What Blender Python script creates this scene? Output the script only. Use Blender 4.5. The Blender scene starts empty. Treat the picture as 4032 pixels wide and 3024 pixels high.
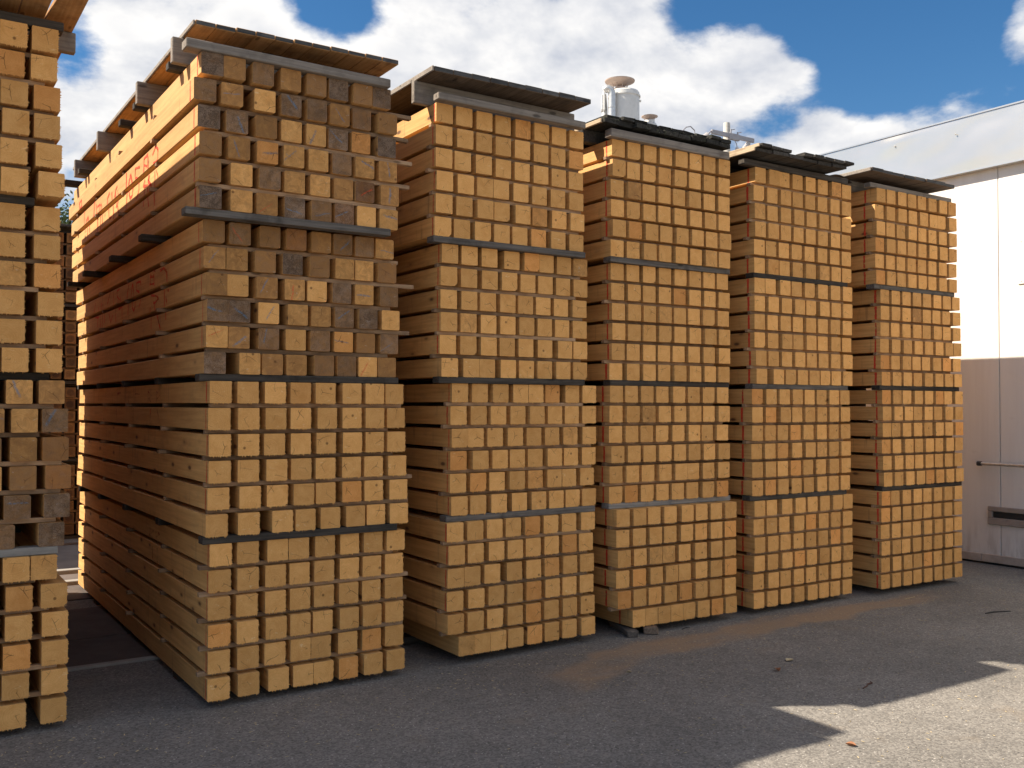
import bpy, bmesh, math, random
from math import radians, sin, cos, pi
from mathutils import Vector, Matrix, noise as mnoise

# ------------------------------------------------------------------ camera, sky, sun, exposure
scene = bpy.context.scene
COL = scene.collection
random.seed(11)

cam_d = bpy.data.cameras.new('camera')
cam_d.sensor_width = 36.0
cam_d.lens = 36.0 * 3770.5 / 4032.0
cam_d.clip_start = 0.05
cam_d.clip_end = 2000.0
cam = bpy.data.objects.new('camera', cam_d)
COL.objects.link(cam)
YAW, PITCH, ROLL, CAMH = 0.5821, 0.0222, 0.0025, 1.6404
F = Vector((sin(YAW) * cos(PITCH), cos(YAW) * cos(PITCH), sin(PITCH)))
R0 = Vector((cos(YAW), -sin(YAW), 0.0))
U0 = R0.cross(F)
RR = R0 * cos(ROLL) + U0 * sin(ROLL)
UU = U0 * cos(ROLL) - R0 * sin(ROLL)
m = Matrix((RR, UU, -F)).transposed().to_4x4()
m.translation = Vector((0, 0, CAMH))
cam.matrix_world = m
scene.camera = cam

SUN_TO = Vector((-0.89, 0.51, 1.0)).normalized()      # direction towards the sun
SUN_EL = math.asin(SUN_TO.z)
SUN_AZ = math.atan2(SUN_TO.x, SUN_TO.y)

EXPOSURE = 1.35
scene.view_settings.view_transform = 'Standard'
scene.view_settings.look = 'None'
scene.view_settings.gamma = 1.0
scene.view_settings.use_curve_mapping = False
scene.view_settings.exposure = EXPOSURE
scene.render.engine = 'CYCLES'
scene.cycles.use_denoising = True
scene.cycles.max_bounces = 6
scene.cycles.diffuse_bounces = 4
scene.cycles.glossy_bounces = 2
scene.cycles.transparent_max_bounces = 12

# ---- node helper
class NT:
    def __init__(self, tree):
        self.t = tree
        self.n = tree.nodes
        self.l = tree.links
    def node(self, typ, **kw):
        nd = self.n.new(typ)
        for k, v in kw.items():
            setattr(nd, k, v)
        return nd
    def put(self, sock, v):
        if hasattr(v, 'is_output'):
            self.l.new(v, sock)
        else:
            sock.default_value = v
    def math(self, op, a, b=None, c=None, clamp=False):
        nd = self.node('ShaderNodeMath', operation=op)
        nd.use_clamp = clamp
        self.put(nd.inputs[0], a)
        if b is not None: self.put(nd.inputs[1], b)
        if c is not None: self.put(nd.inputs[2], c)
        return nd.outputs[0]
    def vmath(self, op, a, b=None, scale=None):
        nd = self.node('ShaderNodeVectorMath', operation=op)
        self.put(nd.inputs[0], a)
        if b is not None: self.put(nd.inputs[1], b)
        if scale is not None: self.put(nd.inputs['Scale'], scale)
        return nd.outputs['Value'] if op in ('LENGTH', 'DISTANCE', 'DOT_PRODUCT') else nd.outputs[0]
    def mapr(self, v, a, b, c=0.0, d=1.0, smooth=True):
        nd = self.node('ShaderNodeMapRange')
        nd.interpolation_type = 'SMOOTHSTEP' if smooth else 'LINEAR'
        self.put(nd.inputs[0], v)
        for i, q in enumerate((a, b, c, d)):
            self.put(nd.inputs[i + 1], q)
        return nd.outputs[0]
    def noise(self, vec, scale, detail=4.0, rough=0.55, dist=0.0, dim='3D', w=None):
        nd = self.node('ShaderNodeTexNoise')
        nd.noise_dimensions = dim
        if vec is not None: self.put(nd.inputs['Vector'], vec)
        if w is not None: self.put(nd.inputs['W'], w)
        self.put(nd.inputs['Scale'], scale)
        nd.inputs['Detail'].default_value = detail
        nd.inputs['Roughness'].default_value = rough
        nd.inputs['Distortion'].default_value = dist
        return nd.outputs[0]
    def voro(self, vec, scale, feature='F1', rnd=1.0, dim='3D'):
        nd = self.node('ShaderNodeTexVoronoi', feature=feature)
        nd.voronoi_dimensions = dim
        self.put(nd.inputs['Vector'], vec)
        nd.inputs['Scale'].default_value = scale
        nd.inputs['Randomness'].default_value = rnd
        return nd
    def mix(self, f, a, b, mode='MIX'):
        nd = self.node('ShaderNodeMix', data_type='RGBA', blend_type=mode)
        self.put(nd.inputs[0], f)
        self.put(nd.inputs[6], a if hasattr(a, 'is_output') else (*a, 1.0))
        self.put(nd.inputs[7], b if hasattr(b, 'is_output') else (*b, 1.0))
        return nd.outputs[2]
    def xyz(self, x, y, z):
        nd = self.node('ShaderNodeCombineXYZ')
        self.put(nd.inputs[0], x); self.put(nd.inputs[1], y); self.put(nd.inputs[2], z)
        return nd.outputs[0]
    def sep(self, v):
        nd = self.node('ShaderNodeSeparateXYZ')
        self.put(nd.inputs[0], v)
        return nd.outputs
    def bump(self, h, strength=0.3, dist=0.01):
        nd = self.node('ShaderNodeBump')
        nd.inputs['Strength'].default_value = strength
        nd.inputs['Distance'].default_value = dist
        self.put(nd.inputs['Height'], h)
        return nd.outputs[0]

SKY_STR = 0.046
SKYBLOBS = [
    ((0.352, 0.857, 0.377), 0.085, -0.25), ((0.790, 0.515, 0.335), 0.16, -0.24), ((0.662, 0.640, 0.392), 0.10, -0.26), ((0.715, 0.585, 0.385), 0.085, -0.28),
    ((0.768, 0.564, 0.303), 0.065, -0.14), ((0.723, 0.630, 0.284), 0.05, -0.18), ((0.141, 0.937, 0.320), 0.05, -0.14),
    ((0.194, 0.922, 0.335), 0.22, 0.13), ((0.452, 0.818, 0.340), 0.22, 0.15), ((0.600, 0.733, 0.310), 0.20, 0.17),
    ((0.701, 0.627, 0.335), 0.10, 0.20), ((0.812, 0.528, 0.245), 0.13, 0.27), ((0.758, 0.605, 0.255), 0.09, 0.22),
    ((0.830, 0.450, 0.330), 0.05, 0.16), ((0.295, 0.886, 0.358), 0.12, 0.10)]

# ---- world: physical sky with a broken deck of cumulus
world = bpy.data.worlds.new('World')
scene.world = world
world.use_nodes = True
wt = NT(world.node_tree)
wt.n.clear()
tc = wt.node('ShaderNodeTexCoord')
sky = wt.node('ShaderNodeTexSky', sky_type='NISHITA')
sky.sun_disc = False
sky.sun_elevation = SUN_EL
sky.sun_rotation = SUN_AZ
sky.air_density = 1.0
sky.dust_density = 0.1
sky.ozone_density = 3.0
dirv = wt.vmath('NORMALIZE', tc.outputs['Generated'])
stre = wt.vmath('MULTIPLY', dirv, (1.0, 1.0, 1.75))
N1 = wt.noise(stre, 3.6, 10.0, 0.575, 0.12)
toward = wt.vmath('ADD', stre, (-0.020, 0.004, 0.050))
N2 = wt.noise(toward, 3.6, 6.0, 0.575, 0.12)
bias = 0.0
for (d, r, w) in SKYBLOBS:
    dist = wt.vmath('DISTANCE', dirv, d)
    bias = wt.math('ADD', bias, wt.mapr(dist, 0.0, r, w, 0.0))
D1 = wt.math('ADD', N1, bias)
cover = wt.mapr(D1, 0.465, 0.575)
thick = wt.mapr(D1, 0.54, 0.80)
lit = wt.math('MULTIPLY_ADD', wt.math('SUBTRACT', N1, N2), 4.8, 0.66, clamp=True)
soft = wt.noise(stre, 8.0, 4.0, 0.6, 0.3)
lit = wt.math('SUBTRACT', lit, wt.math('MULTIPLY', thick, wt.mapr(soft, 0.38, 0.68, 0.0, 0.50)), clamp=True)
cloudc = wt.mix(lit, (0.205, 0.222, 0.262), (0.415, 0.408, 0.400))
hs = wt.node('ShaderNodeHueSaturation')
hs.inputs['Saturation'].default_value = 1.28
wt.put(hs.inputs['Color'], sky.outputs[0])
skyc = wt.mix(1.0, hs.outputs[0], (SKY_STR,) * 3, 'MULTIPLY')
col = wt.mix(cover, skyc, cloudc)
bg = wt.node('ShaderNodeBackground')
wt.put(bg.inputs['Color'], col)
bg.inputs['Strength'].default_value = 1.0
wo = wt.node('ShaderNodeOutputWorld')
wt.l.new(bg.outputs[0], wo.inputs[0])

sun_d = bpy.data.lights.new('sun', 'SUN')
sun_d.energy = 4.0
sun_d.angle = radians(0.53)
sun_d.color = (1.0, 0.89, 0.73)
sun = bpy.data.objects.new('sun', sun_d)
sun.rotation_euler = (-SUN_TO).to_track_quat('-Z', 'Y').to_euler()
COL.objects.link(sun)

# ---- measured layout of the timber (metres)
BX=[[-0.414, -0.399, -0.416, -0.467], [1.478, 1.464, 1.449, 1.384], [2.987, 3.025, 2.939, 2.878], [4.355, 4.341, 4.361, 4.331], [5.735, 5.713, 5.754, 5.758], [7.247, 7.296, 7.279, 7.213]]
BY=[[5.337, 5.357, 5.365, 5.269], [5.224, 5.214, 5.263, 5.156], [5.266, 5.304, 5.286, 5.247], [5.262, 5.325, 5.336, 5.294], [5.249, 5.248, 5.255, 5.258], [5.189, 5.202, 5.205, 5.198]]
BZ=[0.037, 0.043, 0.055, 0.059, 0.05, 0.057]
BA=[0.0, 0.024, 0.027, -0.029, -0.002, -0.009]
BW=[1.185, 1.196, 1.186, 1.161, 1.196, 1.195]
WR4=[[(8.584, 3.339), (8.684, 3.321), (8.651, 3.263), (8.566, 3.29), (8.584, 3.339)], [(8.567, 3.3), (8.564, 3.065)], [(8.486, 3.159), (8.446, 2.997)], [(8.456, 3.145), (8.388, 3.169), (8.352, 3.033)], [(8.1, 3.267), (8.143, 3.124), (7.962, 3.118)], [(8.032, 3.207), (8.004, 2.972)], [(7.991, 3.176), (7.892, 3.182), (7.902, 2.957)], [(7.866, 3.168), (7.829, 3.171), (7.82, 3.019)], [(7.513, 3.202), (7.592, 3.176), (7.601, 3.131)], [(7.589, 3.129), (7.559, 3.015), (7.48, 3.02)], [(7.434, 3.192), (7.387, 2.965)], [(7.331, 3.133), (7.291, 3.183), (7.238, 3.2)], [(7.291, 3.183), (7.305, 3.053), (7.232, 3.093)], [(7.226, 3.167), (7.19, 3.103)], [(7.262, 3.064), (7.193, 2.964)], [(6.933, 3.231), (6.936, 3.108), (6.969, 2.979)], [(6.795, 3.194), (6.85, 3.151), (6.876, 3.08), (6.845, 3.041), (6.778, 3.046), (6.744, 3.114), (6.795, 3.194)], [(6.528, 3.189), (6.655, 3.203), (6.662, 3.155)], [(6.662, 3.143), (6.579, 3.123), (6.575, 3.045), (6.645, 3.001)], [(6.298, 3.219), (6.408, 3.215), (6.406, 3.175), (6.32, 3.15)], [(6.406, 3.175), (6.412, 3.121), (6.284, 3.111)], [(6.297, 3.207), (6.292, 3.105)], [(6.401, 3.08), (6.451, 3.046), (6.264, 3.022)], [(6.283, 3.088), (6.315, 3.055), (6.214, 3.004)], [(6.416, 3.035), (6.427, 2.911)], [(6.33, 3.019), (6.282, 2.886)], [(6.173, 3.188), (6.096, 3.224), (6.032, 3.195), (6.036, 3.124), (6.155, 3.13)], [(6.105, 3.082), (6.064, 3.044), (6.063, 3.021)], [(6.137, 3.081), (6.127, 2.866)]]
WR3=[[(8.408, 2.47), (8.502, 2.358), (8.317, 2.344)], [(8.351, 2.353), (8.378, 2.267)], [(8.274, 2.427), (8.247, 2.258)], [(8.163, 2.448), (8.167, 2.253)], [(8.099, 2.437), (8.074, 2.283)], [(7.801, 2.499), (7.915, 2.415)], [(7.91, 2.343), (7.832, 2.266), (7.762, 2.32)], [(7.686, 2.493), (7.644, 2.259)], [(7.464, 2.489), (7.559, 2.481), (7.543, 2.439), (7.459, 2.409)], [(7.514, 2.414), (7.537, 2.342), (7.43, 2.361)], [(7.434, 2.429), (7.411, 2.264)], [(7.14, 2.5), (7.198, 2.407), (7.216, 2.277)], [(7.028, 2.483), (7.063, 2.443), (7.081, 2.321), (7.03, 2.29), (6.984, 2.323), (7.001, 2.432), (7.028, 2.483)], [(6.768, 2.445), (6.78, 2.472), (6.908, 2.475), (6.905, 2.422), (6.811, 2.402)], [(6.81, 2.381), (6.831, 2.331), (6.876, 2.298)], [(6.582, 2.512), (6.465, 2.518), (6.361, 2.491)], [(6.485, 2.491), (6.503, 2.412)], [(6.401, 2.481), (6.387, 2.401)], [(6.505, 2.473), (6.4, 2.461)], [(6.514, 2.424), (6.388, 2.415)], [(6.521, 2.354), (6.374, 2.335), (6.312, 2.315), (6.413, 2.294), (6.455, 2.298)], [(6.539, 2.275), (6.543, 2.135)], [(6.434, 2.296), (6.39, 2.223), (6.293, 2.118)], [(6.23, 2.481), (6.142, 2.485), (6.065, 2.457), (6.052, 2.366)], [(6.051, 2.338), (6.118, 2.349)], [(6.166, 2.368), (6.158, 2.167)], [(6.125, 2.307), (6.105, 2.267)]]
WR2=[[(8.364, 1.736), (8.36, 1.668)], [(8.045, 1.739), (8.041, 1.661)], [(7.805, 1.737), (7.772, 1.654)], [(7.605, 1.717), (7.468, 1.727)], [(7.362, 1.743), (7.357, 1.643)], [(7.207, 1.736), (7.203, 1.648)], [(7.058, 1.739), (7.053, 1.638)], [(7.008, 1.712), (6.866, 1.711)], [(6.619, 1.724), (6.615, 1.638)], [(6.619, 1.724), (6.51, 1.698), (6.595, 1.678), (6.507, 1.643)], [(6.386, 1.727), (6.382, 1.638)], [(6.386, 1.722), (6.284, 1.696), (6.375, 1.673)], [(8.099, 1.606), (8.125, 1.509)], [(7.626, 1.608), (7.622, 1.528)], [(7.051, 1.611), (7.056, 1.515)], [(6.527, 1.613), (6.545, 1.543)], [(6.361, 1.614), (6.296, 1.527)]]
WR1=[[(6.578, 0.83), (6.618, 0.755)], [(6.621, 0.825), (6.472, 0.822), (6.598, 0.783), (6.469, 0.758)], [(6.43, 0.826), (6.407, 0.76)], [(6.43, 0.826), (6.328, 0.818), (6.42, 0.788)], [(6.509, 0.718), (6.505, 0.639)], [(6.384, 0.724), (6.38, 0.617)], [(7.98, 0.762), (8.005, 0.688)], [(7.687, 0.779), (7.627, 0.705)]]
S1X={
 1:(1.603, 1.767, 1.94, 2.086, 2.209, 2.363, 2.524, 2.674),
 2:(1.605, 1.766, 1.921, 2.071, 2.195, 2.366, 2.517, 2.67),
 3:(1.604, 1.758, 1.923, 2.068, 2.203, 2.367, 2.513, 2.666),
 4:(1.603, 1.758, 1.92, 2.068, 2.214, 2.369, 2.513, 2.665),
 5:(1.608, 1.76, 1.921, 2.064, 2.213, 2.371, 2.516, 2.666),
 6:(1.608, 1.759, 1.929, 2.053, 2.213, 2.371, 2.521, 2.667),
 7:(1.58, 1.759, 1.951, 2.087, 2.24, 2.4, 2.538, 2.687),
 8:(1.591, 1.764, 1.923, 2.079, 2.214, 2.38, 2.522, 2.686),
 9:(1.597, 1.756, 1.918, 2.067, 2.21, 2.375, 2.52, 2.675),
 10:(1.597, 1.755, 1.904, 2.059, 2.213, 2.379, 2.526, 2.67),
 11:(1.592, 1.753, 1.91, 2.057, 2.22, 2.375, 2.524, 2.668),
 12:(1.593, 1.746, 1.904, 2.056, 2.207, 2.372, 2.52, 2.654),
 13:(1.578, 1.772, 1.905, 2.048, 2.218, 2.363, 2.498, 2.626),
 14:(1.59, 1.715, 1.887, 2.046, 2.196, 2.342, 2.491, 2.648),
 15:(1.591, 1.714, 1.88, 2.052, 2.197, 2.344, 2.496, 2.647),
 16:(1.583, 1.703, 1.871, 2.035, 2.171, 2.327, 2.471, 2.644),
 17:(1.573, 1.696, 1.857, 2.019, 2.185, 2.344, 2.47, 2.624),
 18:(1.565, 1.713, 1.885, 2.042, 2.196, 2.33, 2.473, 2.607),
 19:(1.515, 1.685, 1.83, 1.992, 2.153, 2.297, 2.436, 2.581),
 20:(1.509, 1.684, 1.843, 1.989, 2.143, 2.289, 2.422, 2.588),
 21:(1.512, 1.67, 1.83, 1.982, 2.13, 2.278, 2.423, 2.579),
 22:(1.505, 1.66, 1.827, 1.973, 2.118, 2.257, 2.399, 2.568),
 23:(1.483, 1.631, 1.815, 1.967, 2.123, 2.266, 2.408, 2.574),
 24:(1.52, 1.641, 1.802, 1.964, 2.118, 2.255, 2.408, 2.529),
}

# ------------------------------------------------------------------ materials
def new_mat(name):
    mt = bpy.data.materials.new(name)
    mt.use_nodes = True
    t = NT(mt.node_tree)
    t.n.clear()
    out = t.node('ShaderNodeOutputMaterial')
    bs = t.node('ShaderNodeBsdfPrincipled')
    t.l.new(bs.outputs[0], out.inputs[0])
    return mt, t, bs, out

def obj_info(t):
    oi = t.node('ShaderNodeObjectInfo')
    return oi.outputs['Random'], oi.outputs['Color']

def obj_coord(t):
    return t.node('ShaderNodeTexCoord').outputs['Object']

def rnd_vec(t, rnd, k=1.0):
    wn = t.node('ShaderNodeTexWhiteNoise')
    wn.noise_dimensions = '1D'
    t.put(wn.inputs['W'], t.math('MULTIPLY', rnd, 913.7 * k))
    return wn.outputs['Color']

def mat_wood_side():
    mt, t, bs, _ = new_mat('sawn_spruce_side')
    rnd, oc = obj_info(t)
    co = obj_coord(t)
    off = t.vmath('SCALE', rnd_vec(t, rnd), scale=20.0)
    v = t.vmath('ADD', co, off)
    grain = t.noise(t.vmath('MULTIPLY', v, (60.0, 2.0, 60.0)), 1.0, 5.0, 0.6)
    broad = t.noise(t.vmath('MULTIPLY', v, (6.0, 0.9, 6.0)), 1.0, 4.0, 0.6)
    c = t.mix(t.mapr(grain, 0.3, 0.7), (0.57, 0.300, 0.095), (0.72, 0.415, 0.150))
    c = t.mix(t.mapr(broad, 0.5, 0.8, 0.0, 0.55), c, (0.40, 0.19, 0.05))
    # saw marks across the face
    saw = t.noise(t.vmath('MULTIPLY', v, (3.0, 140.0, 3.0)), 1.0, 2.0, 0.5)
    # knots
    vo = t.voro(t.vmath('MULTIPLY', v, (9.0, 3.6, 9.0)), 1.0)
    kd = vo.outputs['Distance']
    kr = t.sep(vo.outputs['Color'])[0]
    ks = t.math('MULTIPLY', t.mapr(kd, 0.06, 0.15, 1.0, 0.0), t.math('GREATER_THAN', kr, 0.55))
    kh = t.math('MULTIPLY', t.mapr(kd, 0.09, 0.28, 1.0, 0.0), t.math('GREATER_THAN', kr, 0.55))
    c = t.mix(t.math('MULTIPLY', kh, 0.45), c, (0.40, 0.19, 0.055))
    c = t.mix(t.math('MULTIPLY', ks, 0.9), c, (0.10, 0.04, 0.018))
    # vertical drip stains
    dr = t.noise(t.vmath('MULTIPLY', v, (1.0, 22.0, 2.0)), 1.0, 3.0, 0.6)
    c = t.mix(t.mapr(dr, 0.60, 0.74, 0.0, 0.5), c, (0.25, 0.12, 0.05))
    mot = t.noise(t.vmath('MULTIPLY', v, (14.0, 5.0, 14.0)), 1.0, 4.0, 0.65)
    c = t.mix(t.mapr(mot, 0.52, 0.74, 0.0, 0.35), c, (0.33, 0.19, 0.085))
    # age; the dark channel puts the back stacks' shade into the colour
    gr = t.sep(oc)[0]
    c = t.mix(t.math('MULTIPLY', gr, 0.22), c, (0.30, 0.19, 0.10))
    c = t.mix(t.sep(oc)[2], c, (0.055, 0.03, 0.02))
    bri = t.math('MULTIPLY_ADD', rnd, 0.24, 0.87)
    c = t.mix(1.0, c, t.xyz(bri, bri, bri), 'MULTIPLY')
    t.put(bs.inputs['Base Color'], c)
    bs.inputs['Roughness'].default_value = 0.75
    t.put(bs.inputs['Normal'], t.bump(t.math('ADD', grain, t.math('MULTIPLY', saw, 0.7)), 0.25, 0.002))
    return mt

def mat_wood_end():
    mt, t, bs, _ = new_mat('sawn_spruce_end')
    rnd, oc = obj_info(t)
    co = obj_coord(t)
    gray, chalk, dark = t.sep(oc)[0], t.sep(oc)[1], t.sep(oc)[2]
    rv = rnd_vec(t, rnd)
    rv2 = rnd_vec(t, rnd, 1.77)
    cx, cy, cz = t.sep(co)
    p = t.xyz(t.math('ADD', cx, 0.06), t.math('SUBTRACT', cz, 0.06), 0.0)
    off = t.vmath('SCALE', rv, scale=50.0)
    pv = t.vmath('ADD', p, off)
    warp = t.noise(pv, 18.0, 3.0, 0.6)
    # pith and growth rings
    r1 = t.sep(rv)
    pith = t.xyz(t.math('MULTIPLY_ADD', r1[0], 0.09, -0.045), t.math('MULTIPLY_ADD', r1[1], 0.09, -0.045), 0.0)
    rel = t.vmath('SUBTRACT', p, pith)
    dist = t.math('ADD', t.vmath('LENGTH', rel), t.math('MULTIPLY', warp, 0.012))
    rings = t.noise(None, 260.0, 2.0, 0.6, dim='1D', w=t.math('ADD', dist, t.math('MULTIPLY', rnd, 7.0)))
    blot = t.noise(pv, 16.0, 4.0, 0.6, 0.6)
    fine = t.noise(pv, 160.0, 3.0, 0.65)
    tone = t.math('ADD', t.math('MULTIPLY', rings, 0.35), t.math('ADD', t.math('MULTIPLY', blot, 0.4), t.math('MULTIPLY', fine, 0.25)))
    c = t.mix(t.mapr(tone, 0.36, 0.64), (0.64, 0.312, 0.092), (0.77, 0.412, 0.143))
    # pale torn fibre flecks
    fl = t.noise(t.vmath('MULTIPLY', pv, (26.0, 60.0, 1.0)), 1.0, 3.0, 0.5, 1.2)
    c = t.mix(t.mapr(fl, 0.66, 0.76, 0.0, 0.6), c, (0.82, 0.60, 0.32))
    # resin / heart patches
    hp = t.noise(t.vmath('ADD', pv, (3.3, 8.1, 0.0)), 11.0, 3.0, 0.6, 0.5)
    c = t.mix(t.mapr(hp, 0.56, 0.74, 0.0, 0.38), c, (0.58, 0.255, 0.065))
    # weathering: brown then violet grey
    wn = t.noise(pv, 24.0, 5.0, 0.65, 0.8)
    wx = t.math('ADD', gray, t.math('MULTIPLY', t.math('SUBTRACT', wn, 0.5), 0.55))
    c = t.mix(t.mapr(wx, 0.12, 0.55, 0.0, 0.92), c, (0.285, 0.138, 0.048))
    gcol = t.mix(t.mapr(t.math('ADD', t.math('MULTIPLY', fine, 0.5), t.math('MULTIPLY', blot, 0.5)), 0.40, 0.62), (0.092, 0.062, 0.043), (0.250, 0.172, 0.122))
    c = t.mix(t.mapr(wx, 0.45, 1.0, 0.0, 0.95), c, gcol)
    wf = t.math('MULTIPLY', t.mapr(fl, 0.69, 0.74), t.mapr(gray, 0.1, 0.4))
    c = t.mix(t.math('MULTIPLY', wf, 0.5), c, (0.45, 0.37, 0.31))
    # end checks: a few splits running out from the pith
    crk = 0.0
    r3 = t.sep(rv2)
    th0 = t.math('MULTIPLY', r3[0], 6.283)
    relw = t.vmath('ADD', rel, t.vmath('SCALE', t.vmath('SUBTRACT', t.xyz(warp, blot, 0.0), (0.5, 0.5, 0.0)), scale=0.022))
    for i, (da, dl, lo) in enumerate(((0.0, 0, .004), (2.0, 1, -.014), (3.7, 2, -.026), (5.1, 1, -.034))):
        th = t.math('ADD', th0, t.math('MULTIPLY_ADD', r3[(i + 1) % 3], 0.9, da))
        dx_, dy_ = t.math('COSINE', th), t.math('SINE', th)
        ln = t.math('MULTIPLY_ADD', r1[dl] if i % 2 else r3[dl], 0.075, lo)
        along = t.vmath('DOT_PRODUCT', relw, t.xyz(dx_, dy_, 0.0))
        perp = t.math('ABSOLUTE', t.vmath('DOT_PRODUCT', relw, t.xyz(dy_, t.math('MULTIPLY', dx_, -1.0), 0.0)))
        frac = t.math('DIVIDE', along, t.math('MAXIMUM', ln, 0.0005))
        wid = t.math('MULTIPLY_ADD', frac, -0.0012, 0.0021)
        l_ = t.math('MULTIPLY', t.mapr(perp, t.math('MULTIPLY', wid, 0.35), wid, 1.0, 0.0), t.math('MULTIPLY', t.mapr(along, -0.004, 0.001), t.mapr(frac, 0.85, 1.0, 1.0, 0.0)))
        crk = t.math('MAXIMUM', crk, l_)
    c = t.mix(t.math('MULTIPLY', crk, t.math('MULTIPLY_ADD', r3[2], 0.55, 0.30)), c, (0.11, 0.05, 0.02))
    # small knots
    kv = t.voro(pv, 7.0, 'F1', 1.0, '2D')
    kn = t.math('MULTIPLY', t.mapr(kv.outputs['Distance'], 0.03, 0.075, 1.0, 0.0), t.math('GREATER_THAN', t.sep(kv.outputs['Color'])[0], 0.86))
    c = t.mix(t.math('MULTIPLY', kn, 0.75), c, (0.13, 0.055, 0.02))
    # grader's crayon mark
    ang = t.math('MULTIPLY', t.sep(rv2)[0], 6.283)
    rt = t.node('ShaderNodeVectorRotate')
    rt.rotation_type = 'Z_AXIS'
    t.put(rt.inputs['Vector'], t.vmath('SUBTRACT', p, t.vmath('SCALE', pith, scale=0.5)))
    t.put(rt.inputs['Angle'], ang)
    rx, ry, _z = t.sep(rt.outputs[0])
    line = t.mapr(t.math('ABSOLUTE', t.math('ADD', ry, t.math('MULTIPLY', t.math('SUBTRACT', warp, 0.5), 0.02))), t.math('MULTIPLY', r1[2], 0.003), t.math('MULTIPLY_ADD', r1[2], 0.005, 0.004), 1.0, 0.0)
    line = t.math('MULTIPLY', line, t.mapr(t.math('ABSOLUTE', rx), 0.035, 0.055, 1.0, 0.0))
    line = t.math('MULTIPLY', line, t.mapr(fine, 0.35, 0.6))
    blue = t.math('MULTIPLY', line, t.math('COMPARE', chalk, 0.5, 0.1))
    red = t.math('MULTIPLY', line, t.math('COMPARE', chalk, 1.0, 0.1))
    c = t.mix(t.math('MULTIPLY', blue, 0.75), c, (0.10, 0.19, 0.28))
    c = t.mix(t.math('MULTIPLY', red, 0.85), c, (0.62, 0.09, 0.035))
    # dark heart and painted-in shade of the old stack in the background
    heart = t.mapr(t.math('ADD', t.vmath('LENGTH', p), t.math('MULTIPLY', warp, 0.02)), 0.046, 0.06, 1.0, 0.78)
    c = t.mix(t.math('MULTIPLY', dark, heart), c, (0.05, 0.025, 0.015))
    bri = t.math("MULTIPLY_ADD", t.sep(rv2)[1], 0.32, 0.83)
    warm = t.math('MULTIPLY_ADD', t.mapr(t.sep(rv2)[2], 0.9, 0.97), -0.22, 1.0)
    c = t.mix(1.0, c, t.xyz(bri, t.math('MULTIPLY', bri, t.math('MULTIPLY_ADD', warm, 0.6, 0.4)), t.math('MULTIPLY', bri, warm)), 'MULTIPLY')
    t.put(bs.inputs['Base Color'], c)
    bs.inputs['Roughness'].default_value = 0.85
    bs.inputs['Specular IOR Level'].default_value = 0.2
    hgt = t.math('SUBTRACT', t.math('ADD', fine, t.math('MULTIPLY', fl, 0.5)), t.math('MULTIPLY', crk, 1.5))
    t.put(bs.inputs['Normal'], t.bump(hgt, 0.45, 0.0025))
    return mt

def mat_plank(name, c0, c1, cdark, along=0, rough=0.85, moss=0.0, spread=0.3, endmix=0.0):
    """weathered plank; grain runs along local axis 0 (x) or 1 (y)"""
    mt, t, bs, _ = new_mat(name)
    rnd, oc = obj_info(t)
    co = obj_coord(t)
    v = t.vmath('ADD', co, t.vmath('SCALE', rnd_vec(t, rnd), scale=30.0))
    st = (2.5, 70.0, 70.0) if along == 0 else (70.0, 2.5, 70.0)
    g = t.noise(t.vmath('MULTIPLY', v, st), 1.0, 5.0, 0.62)
    b = t.noise(v, 7.0, 5.0, 0.6, 0.4)
    c = t.mix(t.mapr(g, 0.3, 0.7), c0, c1)
    c = t.mix(t.mapr(b, 0.48, 0.75, 0.0, 0.75), c, cdark)
    if moss > 0:
        mn = t.noise(v, 34.0, 5.0, 0.7)
        c = t.mix(t.mapr(mn, 0.56, 0.66, 0.0, moss), c, (0.075, 0.085, 0.045))
        mn2 = t.noise(v, 60.0, 3.0, 0.7)
        c = t.mix(t.mapr(mn2, 0.64, 0.70, 0.0, moss * 0.8), c, (0.27, 0.27, 0.24))
    kv = t.voro(t.vmath('MULTIPLY', v, (4.0, 12.0, 12.0) if along == 0 else (12.0, 4.0, 12.0)), 1.0)
    kn = t.math('MULTIPLY', t.mapr(kv.outputs['Distance'], 0.08, 0.17, 1.0, 0.0), t.math('GREATER_THAN', t.sep(kv.outputs['Color'])[0], 0.6))
    c = t.mix(t.math('MULTIPLY', kn, 0.7), c, tuple(q * 0.35 for q in cdark))
    bri = t.math('MULTIPLY_ADD', rnd, spread, 1.0 - spread / 2)
    c = t.mix(1.0, c, t.xyz(bri, bri, bri), 'MULTIPLY')
    t.put(bs.inputs['Base Color'], c)
    bs.inputs['Roughness'].default_value = rough
    bs.inputs['Specular IOR Level'].default_value = 0.15
    t.put(bs.inputs['Normal'], t.bump(t.math('ADD', g, t.math('MULTIPLY', b, 0.6)), 0.5, 0.004))
    return mt

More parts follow.
